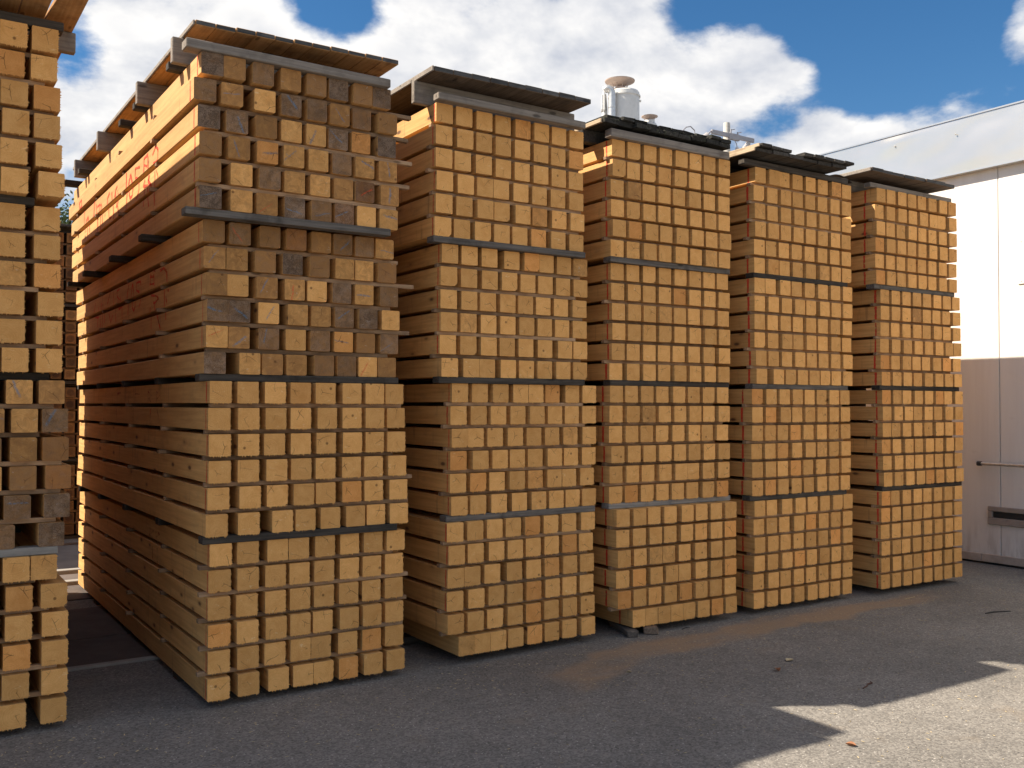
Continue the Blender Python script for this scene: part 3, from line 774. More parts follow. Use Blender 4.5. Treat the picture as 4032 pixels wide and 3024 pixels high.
BX.append([-1.86, -1.84, -1.85, -1.87]); BY.append([5.30, 5.33, 5.31, 5.32]); BZ.append(.05); BA.append(0.0); BW.append(1.19)
rng = random.Random(5)
for s in range(7):
    for k in range(4):
        zb = zrow(s, 6 * k + 1)
        bx, by = BX[s][k], BY[s][k]
        root = empty('timber_bundle', (bx, by, zb))
        look = LOOK.get((s, k), 'fresh yellow')
        if s == 0:
            lab = f'{look} timber bundle, {LEVEL[k]} of the tower whose roof has a split'
        else:
            lab = f'{look} timber bundle, {LEVEL[k]} of the {TOWER[s]}'
        tag(root, lab, 'timber bundle', 'bundles of squared timber stacked in towers')
        rows_z = {}
        firsts = {}
        for r in range(6 * k + 1, 6 * k + 7):
            z = zrow(s, r)
            rows_z[r] = (z, z + B)
            if s == 1:
                xs = [q for q in S1X[r]]
            elif s == 0:
                xs = [AX[r][0] - .151 * (6 - i) + rng.uniform(-.008, .008) for i in range(6)] + [AX[r][0], max(AX[r][1], AX[r][0] + .1205)]
            else:
                W = BW[s]
                left = bx + rng.uniform(-.009, .009)
                right = bx + W + rng.uniform(-.008, .008)
                if s == 2 and r == 1: left += 0.075
                if s == 3 and r == 1: left += 0.125
                free = right - left - 8 * B
                gs = [max(0.35, rng.gauss(1.0, 0.2)) for _ in range(7)]
                if rng.random() < 0.12: gs[rng.randrange(7)] = 0.09
                if (s, r) in ((2, 13), ): gs = [1.3, .05, 1.4, 1, .9, 1, 1]
                if s == 3 and r == 1: gs = [.02, .03, .06, .1, 1.0, 1.2, .8]
                if s == 2 and r == 1: gs = [.02, .03, .6, 1.0, .7, 1.0, 1.1]
                if s == 4 and r == 13: gs = [2.6, .8, .7, .7, .6, .7, .9]
                tot = sum(gs)
                xs, p = [], left + B
                for i in range(8):
                    xs.append(p)
                    if i < 7: p += B + free * gs[i] / tot
            rowdy = rng.uniform(-.006, .006)
            if s == 2 and r == 1: rowdy -= 0.01
            for i, x in enumerate(xs):
                if s == 1 and k >= 2 or s == 0 and k == 1:
                    me = rng.choice(CLEAN)
                    g = GRAY1[r][i] if s == 1 else rng.choice((.45, .6, .75, .85, .3))
                    ch = rng.choice((0, 0, .5, 0, .5)) if rng.random() < .96 else 1.0
                    col = (g, ch, 0.0, 1.0)
                else:
                    me = rng.choice(FUZZY if (s < 2 or k < 2) else HALF)
                    g = 0.0
                    q = rng.random()
                    if q < 0.035: g = rng.uniform(.16, .3)
                    if s == 5 and r == 17 and i == 3: g = 0.45
                    if s == 3 and r == 22 and i == 1: g = 0.42
                    col = (g, 0.0, 0.0, 1.0)
                y = by + (x - bx - B) * math.tan(BA[s]) + rowdy + rng.gauss(0, .0035)
                o = put('beam', me, (x - bx, y - by, z - zb + rng.uniform(0, .0006)), root)
                o.color = col
                if i == 0: firsts[r] = (o, x - B, y)
            # spacers under every row but the lowest of the bundle
            if r > 6 * k + 1:
                for j, fy in enumerate((rng.uniform(.03, .075), .95, 1.9, 2.85, 3.7)):
                    ln, bm_ = rng.choice(BATTENS if s == 1 or (s == 0 and k == 1) else BATTENS[:3])
                    ox = rng.uniform(-.03, .005)
                    if s == 1 and j == 0 and r in (2, 3, 4, 5, 6): ox = -.03
                    if s == 1 and j == 0 and 7 < r: ox = rng.uniform(.0, .05)
                    put('spacer_batten', bm_, (ox, fy + rng.uniform(-.04, .04) * (j > 0), z - ST - zb + .0003), root)
        # bearers the bundle stands on
        if k > 0:
            for j, fy in enumerate((.004, 1.0, 2.0, 2.95, 3.75)):
                ln, bm_ = rng.choice(BEARERS)
                ox = rng.uniform(-.03, .0)
                if s == 3 and k == 1 and j == 0:
                    bm_, ox = BEARER_PALE, -.005
                if s == 1 and k == 3: ox -= .04
                if j == 0 and (s, k) in ((1, 3), (2, 3), (3, 3), (5, 3), (2, 1), (4, 2)): bm_ = rng.choice(BEARER_GREY)
                if s == 0 and k > 1 and j == 0: fy = .09
                if s == 0: ox = -.06
                if s == 0 and k == 1 and j == 0: bm_ = BEARER_PALE
                put('bearer', bm_, (ox, fy, -BE + .0004), root)
        else:
            for fy in (0.62, 2.0, 3.2):
                bw = MB().box(0, 1.16, 0, .12, 0, BZ[s] - .0005, 0, .003).me('ground_bearer', [M['bearer']])
                put('ground_bearer', bw, (0.01, fy, -BZ[s]), root)
        # sprayed red line down the corner, and the sprayed writing
        if s in STRIPE:
            for r, (o, xl, y) in firsts.items():
                if (s, r) in ((2, 13), (2, 2), (3, 19), (4, 20), (1, 13), (1, 12 - 5), (2, 1)): continue
                yo = STRIPE[s][k] + rng.uniform(-.006, .006) - (y - by)
                wv, wd = [], STRIPE_W[s] * rng.uniform(.8, 1.2) * (1.6 if (s, k) == (1, 3) else 1)
                seg = 7
                for q in range(seg + 1):
                    zz = .003 + (B - .008) * q / seg
                    j = 0.003 * mnoise.noise(Vector((s * 7.3 + k, r * 1.7, q * .8)))
                    ww = wd * (1 + .45 * mnoise.noise(Vector((q * 1.3, r * 2.1, s))))
                    wv += [(-B - .0006, yo + j - ww, zz), (-B - .0006, yo + j + ww, zz)]
                put('paint_stripe', mesh('paint_stripe', wv, [(2 * q, 2 * q + 2, 2 * q + 3, 2 * q + 1) for q in range(seg)], [M['stripe']]), (0, 0, 0), o)
        if (s, k) in WRITE:
            strokes, wd, mk = WRITE[(s, k)]
            for qi, st_ in enumerate(strokes):
                for r, qs in cut_ribbon(st_, wd, rows_z, qi).items():
                    o, xl, y = firsts[r]
                    vs, fs = [], []
                    for q in qs:
                        n = len(vs)
                        dx = .0007 + .0002 * (qi % 6)
                        vs += [(-B - dx, a - y, b_ - rows_z[r][0]) for a, b_ in q]
                        fs.append((n, n + 1, n + 2, n + 3))
                    put('paint_stroke', mesh('paint_stroke', vs, fs, [M[mk]]), (0, 0, 0), o)

# old dark stack further back, seen through the gap; shade mixed into beam colour
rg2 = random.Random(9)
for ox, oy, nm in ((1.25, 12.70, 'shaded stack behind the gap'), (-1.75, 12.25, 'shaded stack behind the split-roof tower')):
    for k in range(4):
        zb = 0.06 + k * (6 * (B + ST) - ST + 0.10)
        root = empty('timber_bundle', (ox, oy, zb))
        tag(root, f'old brown timber bundle darkened for shade, {LEVEL[k]} of the {nm}', 'timber bundle', 'bundles of squared timber stacked in towers')
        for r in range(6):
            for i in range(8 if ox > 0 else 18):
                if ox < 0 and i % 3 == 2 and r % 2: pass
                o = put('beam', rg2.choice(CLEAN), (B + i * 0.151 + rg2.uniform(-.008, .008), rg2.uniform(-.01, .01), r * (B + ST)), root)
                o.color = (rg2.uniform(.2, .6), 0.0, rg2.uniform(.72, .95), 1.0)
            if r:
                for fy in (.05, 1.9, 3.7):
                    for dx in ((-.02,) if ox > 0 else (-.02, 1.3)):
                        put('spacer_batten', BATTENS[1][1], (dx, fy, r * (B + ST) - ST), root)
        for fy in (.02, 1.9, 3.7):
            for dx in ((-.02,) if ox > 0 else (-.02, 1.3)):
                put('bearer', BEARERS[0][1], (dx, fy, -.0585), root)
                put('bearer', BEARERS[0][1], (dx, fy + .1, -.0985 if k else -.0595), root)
    zt = 0.06 + 4 * (6 * (B + ST) - ST + 0.10) - .10
    cv = tag(empty('stack_roof', (ox, oy, zt)), f'dark old board roof on the {nm}', 'stack roof', 'board roofs on the timber towers')
    for i in range(8 if ox > 0 else 18):
        put('board', plank('board', .148, 4.1, .03, M['roof_dark'], .003), (-.02 + i * .152, -.1, .0606), cv)
    for fy in (.05, 1.9, 3.7):
        put('runner', bar_mesh('runner', 1.2 if ox > 0 else 2.7, .08, .06, M['bearer']), (-.02, fy, 0), cv)

# ------------------------------------------------------------------ roofs on the towers
def cover_root(x, y, z, label):
    return tag(empty('stack_roof', (x, y, z)), label, 'stack roof', 'board roofs on the timber towers')

def boards(root, x0, x1, n, y0, y1, z, th, mat, endmat=None, gap=0.004, jit=0.01, zj=0.002, rag=0.0, seed=0, skip=(), rise=0.0):
    rg = random.Random(seed)
    w = (x1 - x0) / n
    rx, ry, rz = root.location
    for i in range(n):
        if i in skip: continue
        yy = y0 + rg.uniform(-jit, jit)
        me = plank('board', w - gap, y1 - yy, th * rg.uniform(.93, 1.07), mat, 0.003, rag, endmat, seed * 50 + i)
        put('board', me, (x0 + i * w + gap / 2 - rx, yy - ry, z + rg.uniform(0, zj) + rise * i / n - rz), root)

def bar(root, name, x0, x1, y0, y1, z0, z1, mat, c=0.004):
    rx, ry, rz = root.location
    return put(name, MB().box(0, x1 - x0, 0, y1 - y0, 0, z1 - z0, 0, c).me(name, [mat]), (x0 - rx, y0 - ry, z0 - rz), root)

def ztop(s):
    return zrow(s, 24) + B + 0.001

t6 = ztop(6)
ro = cover_root(-1.4, 7.1, t6, 'unseen plain grey board roof, widened to block light beyond the split roof')
for yy in (5.4, 6.7, 7.9, 8.7):
    bar(ro, 'runner', -1.86, -.62, yy, yy + .05, t6, t6 + 0.10, M['greyboard'])
boards(ro, -1.9, -.456, 10, 5.05, 9.1, t6 + .1005, .028, M['roof_grey'], M['roof_end_dark'], seed=11)  # unseen boards run wide to close the light gap beside the split roof

# tower with the split roof
t0 = ztop(0)
ro = cover_root(0.2, 7.1, t0, 'tan board roof with a bright split between its boards')
bar(ro, 'support_batten', -0.46, 0.745, 5.27, 5.36, t0, t0 + 0.045, M['bearer'])
for yy in (5.56, 6.7, 7.9, 8.7):
    bar(ro, 'runner', -0.40, 0.845, yy, yy + .05, t0, t0 + 0.108, M['greyboard'])
boards(ro, -0.45, 0.678, 9, 4.97, 9.08, t0 + .1085, .026, M['roof_new'], M['roof_end_dark'], jit=.015, seed=1)
pv = [(.702, 4.99), (.826, 4.99), (.826, 9.05), (.681, 9.05), (.681, 5.47)]
zq = t0 + .1085
wv = [(x - .2, y - 7.1, zq - t0) for x, y in pv] + [(x - .2, y - 7.1, zq + .026 - t0) for x, y in pv]
put('board', mesh('board', wv, [(4, 3, 2, 1, 0), (5, 6, 7, 8, 9)] + [(i, (i + 1) % 5, (i + 1) % 5 + 5, i + 5) for i in range(5)], [M['roof_new']]), (0, 0, 0), ro)

# tower with the writing
t1 = ztop(1)
ro = cover_root(1.9, 7.0, t1, 'tan board roof with dark board ends over the grey weathered beam ends')
bar(ro, 'support_batten', 1.318, 2.512, 5.14, 5.235, t1, t1 + .050, M['greyboard'])
for yy in (5.42, 6.30, 7.62, 8.62):
    bar(ro, 'runner', 1.315, 2.56, yy, yy + .045, t1, t1 + .144, M['greyboard'])
for yy in (5.55, 6.42, 6.86, 8.48):
    bar(ro, 'spacer_batten', 1.325, 2.5, yy, yy + .06, t1, t1 + .045, M['bearer'])
bar(ro, 'spacer_batten', 1.20, 2.45, 9.0, 9.08, t1, t1 + .05, M['bearer'])
bar(ro, 'edge_board', 1.365, 1.3755, 5.19, 9.05, t1 + .1445, t1 + .172, M['greyboard'])
boards(ro, 1.376, 2.59, 11, 5.19, 9.05, t1 + .1445, .027, M['roof_new'], M['roof_end_dark'], gap=.003, jit=.006, zj=.002, seed=3, rise=.024)

# second tower
t2 = ztop(2)
ro = cover_root(3.35, 7.1, t2, 'pale grey board roof on a tall plank runner, next to the tan roof')
bar(ro, 'support_batten', 2.865, 4.02, 5.19, 5.26, t2, t2 + .044, M['greyboard'])
bar(ro, 'runner', 2.775, 4.04, 5.345, 5.385, t2, t2 + .142, M['greyboard'])
for yy in (6.3, 7.4, 8.6):
    bar(ro, 'runner', 2.775, 4.04, yy, yy + .045, t2, t2 + .142, M['greyboard'])
bar(ro, 'edge_board', 2.787, 2.799, 5.128, 9.1, t2 + .143, t2 + .177, M['greyboard'])
boards(ro, 2.80, 4.02, 9, 5.13, 9.1, t2 + .1425, .034, M['roof_brown'], M['roof_end_dark'], gap=.0015, jit=.003, zj=.0006, seed=4, rise=.012)

# mossy roof
t3 = ztop(3)
ro = cover_root(4.85, 7.2, t3, 'ragged black mossy board roof in two layers')
bar(ro, 'support_batten', 4.29, 5.47, 5.245, 5.32, t3, t3 + .058, M['greyboard'])
for yy in (5.46, 6.9, 8.3):
    bar(ro, 'runner', 4.20, 5.45, yy, yy + .07, t3, t3 + .088, M['roof_dark'])
boards(ro, 4.23, 5.485, 9, 5.245, 9.1, t3 + .0885, .036, M['roof_moss'], None, gap=.003, jit=.02, zj=.003, rag=.006, seed=5)
boards(ro, 4.27, 5.50, 10, 5.26, 9.1, t3 + .1275, .028, M['roof_moss'], None, gap=.009, jit=.03, zj=.007, rag=.009, seed=6)
bar(ro, 'edge_board', 4.213, 4.229, 5.27, 9.0, t3 + .09, t3 + .122, M['roof_tan'])
rgm = random.Random(3)
for i in range(16):                                   # cushions of moss on the front edge
    bmv = bmesh.new()
    bmesh.ops.create_icosphere(bmv, subdivisions=2, radius=1.0)
    rr = rgm.uniform(.006, .013)
    for q in bmv.verts:
        q.co = Vector((q.co.x * rr * 1.5, q.co.y * rr * 1.3, max(-.2, q.co.z) * rr)) * (1 + .4 * mnoise.noise(q.co * 2.3 + Vector((i, 0, 0))))
    me = bpy.data.meshes.new('moss_cushion')
    bmv.to_mesh(me); bmv.free()
    me.materials.append(M['roof_moss'])
    put('moss_cushion', me, (rgm.uniform(4.3, 5.42) - 4.85, rgm.uniform(5.30, 5.37) - 7.2, .156), ro)

# dark double-layered roof
t4 = ztop(4)
ro = cover_root(6.3, 7.2, t4, 'dark roof of two crossed board layers with pale board sides and a missing board')
bar(ro, 'support_batten', 5.63, 6.90, 5.245, 5.31, t4, t4 + .048, M['bearer'])
for yy in (5.6, 7.0, 8.4):
    bar(ro, 'runner', 5.66, 6.72, yy, yy + .06, t4, t4 + .068, M['bearer'])
boards(ro, 5.612, 6.69, 6, 5.11, 9.1, t4 + .069, .028, M['roof_dark'], None, gap=.006, jit=.02, zj=.003, rag=.004, seed=7)
boards(ro, 5.642, 6.755, 9, 5.08, 9.1, t4 + .103, .026, M['roof_dark'], None, gap=.012, jit=.012, zj=.004, rag=.004, seed=8, skip=(3,))
bar(ro, 'edge_board', 5.599, 5.610, 5.11, 9.05, t4 + .070, t4 + .098, M['roof_tan'])
bar(ro, 'edge_board', 5.629, 5.640, 5.09, 9.05, t4 + .103, t4 + .131, M['roof_tan'])

# roof beside the white building
t5 = ztop(5)
ro = cover_root(7.8, 7.2, t5, 'grey board roof on a thick square runner, beside the white building')
bar(ro, 'support_batten', 7.14, 8.35, 5.20, 5.27, t5, t5 + .040, M['greyboard'])
bar(ro, 'runner', 7.05, 8.30, 5.42, 5.49, t5, t5 + .098, M['greyboard'])
for i, (xa, xb) in enumerate(((7.62, 7.70), (7.74, 7.83), (7.88, 8.12), (8.16, 8.30))):
    bar(ro, 'packing_block', xa, xb, 5.30, 5.36, t5 + .0, t5 + .062, M['greyboard'] if i % 2 else M['bearer_pale'])
for yy in (6.8, 8.2):
    bar(ro, 'runner', 7.05, 8.30, yy, yy + .07, t5, t5 + .098, M['greyboard'])
bar(ro, 'edge_board', 7.006, 7.019, 5.10, 9.1, t5 + .099, t5 + .13, M['greyboard'])
boards(ro, 7.02, 8.235, 8, 5.09, 9.1, t5 + .0985, .032, M['roof_brown'], M['roof_end_dark'], gap=.004, jit=.012, zj=.002, rag=.003, seed=9)
# a warped strip of felt slipped over the side of the runner
vs, fs = [], []
for i in range(13):
    u = i / 12
    x = 6.80 + .30 * u
    z = t5 + .060 + .045 * math.sin(pi * (.15 + .85 * u))
    for y, dz in ((5.36, 0), (5.62, .006)):
        vs += [(x - 7.8, y - 7.2, z + dz - t5), (x - 7.8, y - 7.2, z + dz - .007 - t5)]
for i in range(12):
    a = i * 4
    fs += [(a, a + 4, a + 6, a + 2), (a + 1, a + 3, a + 7, a + 5), (a, a + 1, a + 5, a + 4), (a + 2, a + 6, a + 7, a + 3)]
fs += [(0, 2, 3, 1), (48, 49, 51, 50)]
put('roofing_felt', mesh('roofing_felt', vs, fs, [M['black']]), (0, 0, 0), ro)

# ------------------------------------------------------------------ white building on the right
WX = 9.65
wb = tag(empty('white_building', (WX, 5.5, 0)), 'white panelled building with dented metal fascia beside the last tower', 'building')
def bpart(name, b, mats, parent=wb, smooth=False, bev=None):
    me = b.me(name, mats)
    if smooth: smooth_by_angle(me)
    o = put(name, me, (0, 0, 0), parent)
    return o
def bb(x0, x1, y0, y1, z0, z1, c=0.0):
    b = MB()
    b.box(x0 - WX, x1 - WX, y0 - 5.5, y1 - 5.5, z0, z1, 0, c)
    return b
seams = [-3.33, -2.23, -1.13, -0.03, 1.08, 2.18, 3.28, 4.385, 5.495, 6.6, 7.7, 8.8, 9.9, 11.0, 12.1]
for a, b_ in zip(seams[:-1], seams[1:]):
    bpart('wall_panel', bb(WX, WX + .08, a + .004, b_ - .004, .10, 4.20, .003), [M['wall']])
bpart('seam_backing', bb(WX + .02, WX + .10, -3.3, 12.0, .10, 4.2), [M['seam']])
bpart('core', bb(WX + .11, WX + 7.0, -3.3, 12.0, .06, 4.6), [M['brick']])
for a, b_, dz in ((-3.3, 1.2, 0), (1.203, 5.69, .002), (5.694, 9.0, 0.0), (9.003, 12.0, .001)):
    bpart('kick_board', bb(WX - .022, WX + .06, a, b_, .022 + dz, .104 + dz, .004), [M['kick']])
bpart('base_gap_shade', bb(WX + .01, WX + .12, -3.3, 12.0, .0, .055), [M['black']])  # solid black strip painting the shade of the open gap
# dented fascia: a fine grid pushed in and out
vs, fs = [], []
NY, NZ = 200, 16
FY0, FY1, FZ0, FZ1 = -3.4, 12.1, 4.135, 4.705
for i in range(NY + 1):
    for j in range(NZ + 1):
        y = FY0 + (FY1 - FY0) * i / NY
        z = FZ0 + (FZ1 - FZ0) * j / NZ
        e = min(1, j / 3, (NZ - j) / 2.0)
        dn = .016 * mnoise.noise(Vector((y * 1.3, z * 2.2, 3.1))) + .007 * mnoise.noise(Vector((y * 4.1, z * 5.0, 8.2)))
        vs.append((-.095 + dn * e, y - 5.5, z))
for i in range(NY):
    for j in range(NZ):
        a = i * (NZ + 1) + j
        fs.append((a, a + 1, a + NZ + 2, a + NZ + 1))
fa = put('fascia', mesh('fascia', vs, fs, [M['fascia']], None, True), (0, 0, 0), wb)
bpart('fascia_lip', bb(WX - .10, WX + .10, -3.4, 12.1, 4.118, 4.134), [M['fascia']], fa)
bpart('fascia_cap', bb(WX - .105, WX + .4, -3.4, 12.1, 4.706, 4.722), [M['fascia']], fa)
rgf = random.Random(4)
for i in range(16):
    y = -2.6 + i * .93 + rgf.uniform(-.2, .2)
    b = MB(); b.lathe([(.008, 0), (.008, .006), (.004, .009)], 8)
    put('rivet', b.me('rivet', [M['steel']]), (-.108, y - 5.5, 4.56 + rgf.uniform(-.03, .05)), fa, (0, -pi / 2, 0))
# hand rail, letter slot, sign plate
b = MB(); b.tube([(-.07, 5.675 - 5.5, 1.045), (-.07, 2.4 - 5.5, 1.045)], .017, 12)
rl = bpart('hand_rail', b, [M['steel']], wb, True)
b = MB()
for yy in (5.66, 4.2, 2.5):
    b.tube([(-.07, yy - 5.5, 1.045), (.0, yy - 5.5, 1.045)], .013, 8)
bpart('rail_bracket', b, [M['steel']], rl)
b = MB(); b.tube([(-.07, 5.70 - 5.5, 1.045), (-.07, 5.655 - 5.5, 1.045)], .024, 12)
bpart('rubber_end', b, [M['black']], rl)
fr = MB()
fr.box(-.03, 0, 4.55 - 5.5, 5.62 - 5.5, .555, .605, 0, .006)
fr.box(-.03, 0, 4.55 - 5.5, 5.62 - 5.5, .418, .488, 0, .006)
fr.box(-.0295, 0, 5.572 - 5.5, 5.618 - 5.5, .489, .554, 0, .004)
fr.box(-.0295, 0, 4.552 - 5.5, 4.598 - 5.5, .489, .554, 0, .004)
sf = bpart('slot_frame', fr, [M['frame']])
bpart('slot', bb(WX - .006, WX + .0, 4.60, 5.57, .49, .553), [M['black']], sf)  # black sheet standing for the shade inside the slot
pl = bpart('sign_plate', bb(WX - .014, WX - .0005, 4.75, 5.288, 2.88, 3.35, .006), [M['plate']])
for yy in (4.79, 5.25):
    for zz in (2.915, 3.315):
        b = MB(); b.lathe([(.007, 0), (.007, .003), (.003, .005)], 8)
        put('screw', b.me('screw', [M['steel']]), (-.0142, yy - 5.5, zz), pl, (0, -pi / 2, 0))
bpart('plate_vent', bb(WX - .024, WX - .0145, 4.85, 5.19, 3.0, 3.16, .004), [M['ventw']], pl)

# ------------------------------------------------------------------ hall far behind, with its roof vents
hall = tag(empty('factory_hall', (17.5, 24, 0)), 'pale factory hall behind the towers carrying the roof vents', 'building')
b = MB().box(-4.5, 2.4, -5.5, 8, 0, 8.2)
put('wall', b.me('wall', [M['brick']]), (0, 0, 0), hall)
b = MB().box(-4.7, 2.6, -5.7, 8.2, 8.2, 8.5)
put('roof', b.me('roof', [M['metalroof']]), (0, 0, 0), hall)

def elbow(p0, r, a0, a1, ux, n=8):
    return [(p0[0] + ux * r * cos(a0 + (a1 - a0) * i / n), p0[1], p0[2] + r * sin(a0 + (a1 - a0) * i / n)) for i in range(n + 1)]

vt = tag(empty('roof_vent', (16.65, 20, 8.6)), 'tall white exhaust tank with dish cap and bent side pipe above the mossy roof', 'roof vent')
vt.rotation_euler = (0, 0, -YAW)
b = MB().lathe([(.41, 0), (.41, 1.40), (.44, 1.405), (.44, 1.44), (.41, 1.445), (.41, 1.52), (.38, 1.56), (.20, 1.60)], 40)
put('tank', smooth_by_angle(b.me('tank', [M['ventw']])), (.12, 0, 0), vt)
b = MB().lathe([(.19, 1.58), (.21, 1.62), (.17, 1.66), (.13, 1.70)], 28)
put('neck', smooth_by_angle(b.me('neck', [M['ventc']])), (.02, 0, 0), vt)
b = MB().lathe([(.02, 1.70), (.10, 1.73), (.40, 1.84), (.41, 1.865), (.30, 1.90), (.02, 1.93)], 36)
put('dish_cap', smooth_by_angle(b.me('dish_cap', [M['ventc']])), (.0, 0, 0), vt)
for i in range(8):
    a = i * pi / 4 + .2
    b = MB().tube([(.16 * cos(a), .16 * sin(a), 1.60), (.23 * cos(a), .23 * sin(a), 1.80)], .009, 6)
    put('strut', b.me('strut', [M['ventc']]), (0.01, 0, 0), vt)
pts = [(-.25, -.40, 0.0), (-.25, -.40, 1.36)] + [(-.25 - .14 * (1 - cos(q * pi / 14)), -.40, 1.36 + .17 * sin(q * pi / 14)) for q in range(1, 8)] + [(-.44, -.36, 1.50)]
b = MB().tube(pts, .10, 20)
put('bent_pipe', smooth_by_angle(b.me('bent_pipe', [M['galv']]), 50), (0, 0, 0), vt)
b = MB().lathe([(.10, 1.0), (.113, 1.005), (.113, 1.03), (.10, 1.035)], 20)
put('pipe_collar', b.me('pipe_collar', [M['galv']]), (-.25, -.40, 0), vt)
b = MB().box(-.475, -.44, -.42, .1, .95, 1.52, 0, .01)
put('flange', b.me('flange', [M['ventw']]), (0, 0, 0), vt)
b = MB().box(-.52, -.478, -.32, .0, 1.0, 1.40, 0, .01)
put('flange', b.me('flange', [M['galv']]), (0, 0, 0), vt)
b = MB().tube([(-.43, -.15, 1.45), (-.40, -.15, 1.05), (-.44, -.15, .80), (-.40, -.15, .6), (-.30, -.15, .0)], [.05, .05, .09, .09, .08], 14)
put('funnel', smooth_by_angle(b.me('funnel', [M['ventw']]), 60), (0, 0, 0), vt)
b = MB().lathe([(.035, -.02), (.035, .03), (.02, .04)], 10)
put('lug', b.me('lug', [M['ventw']]), (.54, 0, 1.32), vt, (0, pi / 2, 0))

v2 = tag(empty('roof_vent', (17.72, 20, 8.56)), 'small dish-capped vent beside the tall white exhaust tank', 'roof vent')
b = MB().lathe([(.20, 0), (.20, .88), (.14, .95), (.14, 1.0)], 24)
put('stack', smooth_by_angle(b.me('stack', [M['ventw']])), (0, 0, 0), v2)
b = MB().lathe([(.03, 1.0), (.06, 1.03), (.225, 1.10), (.23, 1.115), (.16, 1.14), (.02, 1.15)], 28)
put('dish_cap', smooth_by_angle(b.me('dish_cap', [M['ventc']])), (0, 0, 0), v2)
for i in range(6):
    a = i * pi / 3
    b = MB().tube([(.13 * cos(a), .13 * sin(a), .96), (.15 * cos(a), .15 * sin(a), 1.07)], .007, 6)
    put('strut', b.me('strut', [M['ventc']]), (0, 0, 0), v2)
dm = tag(empty('vent_dome', (18.32, 20, 8.5)), 'low rounded sheet-metal duct beside the small dish-capped vent', 'roof duct')
b = MB().tube([(-.45, 0, .80), (.15, 0, .80), (.32, 0, .72), (.42, 0, .5), (.45, 0, .0)], .16, 18)
put('duct', smooth_by_angle(b.me('duct', [M['galv']]), 60), (0, 0, 0), dm)
b = MB().tube([(-.45, 0, .78), (-.45, 0, 0)], .05, 10)
put('duct_foot', b.me('duct_foot', [M['galv']]), (0, 0, 0), dm)

# ------------------------------------------------------------------ power pole
pp = tag(empty('power_pole', (16.585, 16, 0)), 'grey concrete power pole with crossarm and insulators behind the towers', 'power pole')
b = MB().lathe([(.13, 0), (.080, 8.30), (.074, 8.32)], 24)
put('pole', smooth_by_angle(b.me('pole', [M['pole']])), (0, 0, 0), pp)
b = MB().box(-.62, .78, -.15, -.09, 7.94, 8.04, 0, .006)
arm = put('crossarm', b.me('crossarm', [M['arm']]), (0, 0, 0), pp)
b = MB().box(-.06, .28, -.158, -.08, 7.90, 8.05, 0, .01)
b.tube([(.02, -.12, 8.0), (.02, -.12, 8.15)], .016, 6)
b.tube([(.02, -.12, 8.13), (.14, -.12, 8.16)], .011, 6)
b.tube([(.24, -.12, 8.0), (.24, -.12, 8.11)], .018, 6)
b.tube([(.24, -.12, 8.09), (.36, -.12, 8.13)], .012, 6)
put('bracket', b.me('bracket', [M['arm']]), (0, 0, 0), pp)
def insulator(name, p0, p1):
    p0, p1 = Vector(p0), Vector(p1)
    L = (p1 - p0).length
    prof = [(.02, 0)]
    n = 7
    for i in range(n):
        z = L * (i + .5) / n
        prof += [(.03, z - L * .045), (.062 - .003 * i, z), (.03, z + L * .04)]
    prof.append((.02, L))
    b = MB().lathe(prof, 14)
    o = put(name, smooth_by_angle(b.me(name, [M['insul']]), 60), p0, pp)
    o.rotation_euler = (p1 - p0).to_track_quat('Z', 'Y').to_euler()
insulator('insulator', (.62, -.12, 7.92), (.30, -.12, 7.62))
insulator('insulator', (-.74, -.12, 7.90), (-.98, -.12, 7.76))
b = MB().tube([(-.62, -.12, 8.0), (-.67, -.12, 7.97), (-.74, -.12, 7.90)], .02, 8)
put('clamp', b.me('clamp', [M['arm']]), (0, 0, 0), pp)
b = MB().tube([(.70, -.12, 7.95), (.62, -.12, 7.92)], .016, 8)
put('clamp', b.me('clamp', [M['arm']]), (0, 0, 0), pp)
b = MB().tube([(.31, -.12, 7.60), (.22, -.12, 7.56), (.22, -.12, 7.74)], .042, 8)
put('clamp', b.me('clamp', [M['insul']]), (0, 0, 0), pp)
b = MB().tube([(.22, -.12, 7.75), (.20, -.12, 7.83), (.15, -.12, 7.89), (.08, -.12, 7.92)], .010, 6)
put('jumper_wire', b.me('jumper_wire', [M['arm']]), (0, 0, 0), pp)
b = MB().tube([(-.98, -.12, 7.76), (-1.14, -.12, 7.80), (-1.16, -.12, 7.93), (-1.28, -.12, 8.0), (-1.42, -.12, 7.96), (-1.55, -.12, 7.84)], .013, 6)
put('jumper_wire', b.me('jumper_wire', [M['arm']]), (0, 0, 0), pp)
b = MB().tube([(-.07, -.1, 7.82), (-.16, -.1, 7.80), (-.27, -.1, 7.70), (-.30, -.1, 7.5)], .010, 6)
put('jumper_wire', b.me('jumper_wire', [M['arm']]), (0, 0, 0), pp)

# ------------------------------------------------------------------ tree behind the old stack
tr = tag(empty('deciduous_tree', (5.9, 40, 0)), 'green tree rising behind the old dark stack', 'tree')
rt_ = random.Random(21)
b = MB()
b.tube([(0, 0, 0), (.1, 0, 2), (-.05, .1, 4.2), (.1, 0, 6.4), (.05, 0, 8.4)], [.26, .21, .16, .10, .03], 10)
tips = []
for i in range(26):
    z = rt_.uniform(2.6, 8.0)
    a = rt_.uniform(0, 2 * pi)
    l = (1 - abs(z - 4.8) / 6) * rt_.uniform(1.4, 2.6)
    p1 = Vector((cos(a) * l * .5, sin(a) * l * .5, z + .45 * l))
    p2 = Vector((cos(a) * l, sin(a) * l, z + .75 * l))
    b.tube([(0, 0, z), p1, p2], [.06, .035, .012], 6)
    tips += [p1, p2, (p1 + p2) / 2]
put('trunk', smooth_by_angle(b.me('trunk', [M['bark']]), 60), (0, 0, 0), tr)
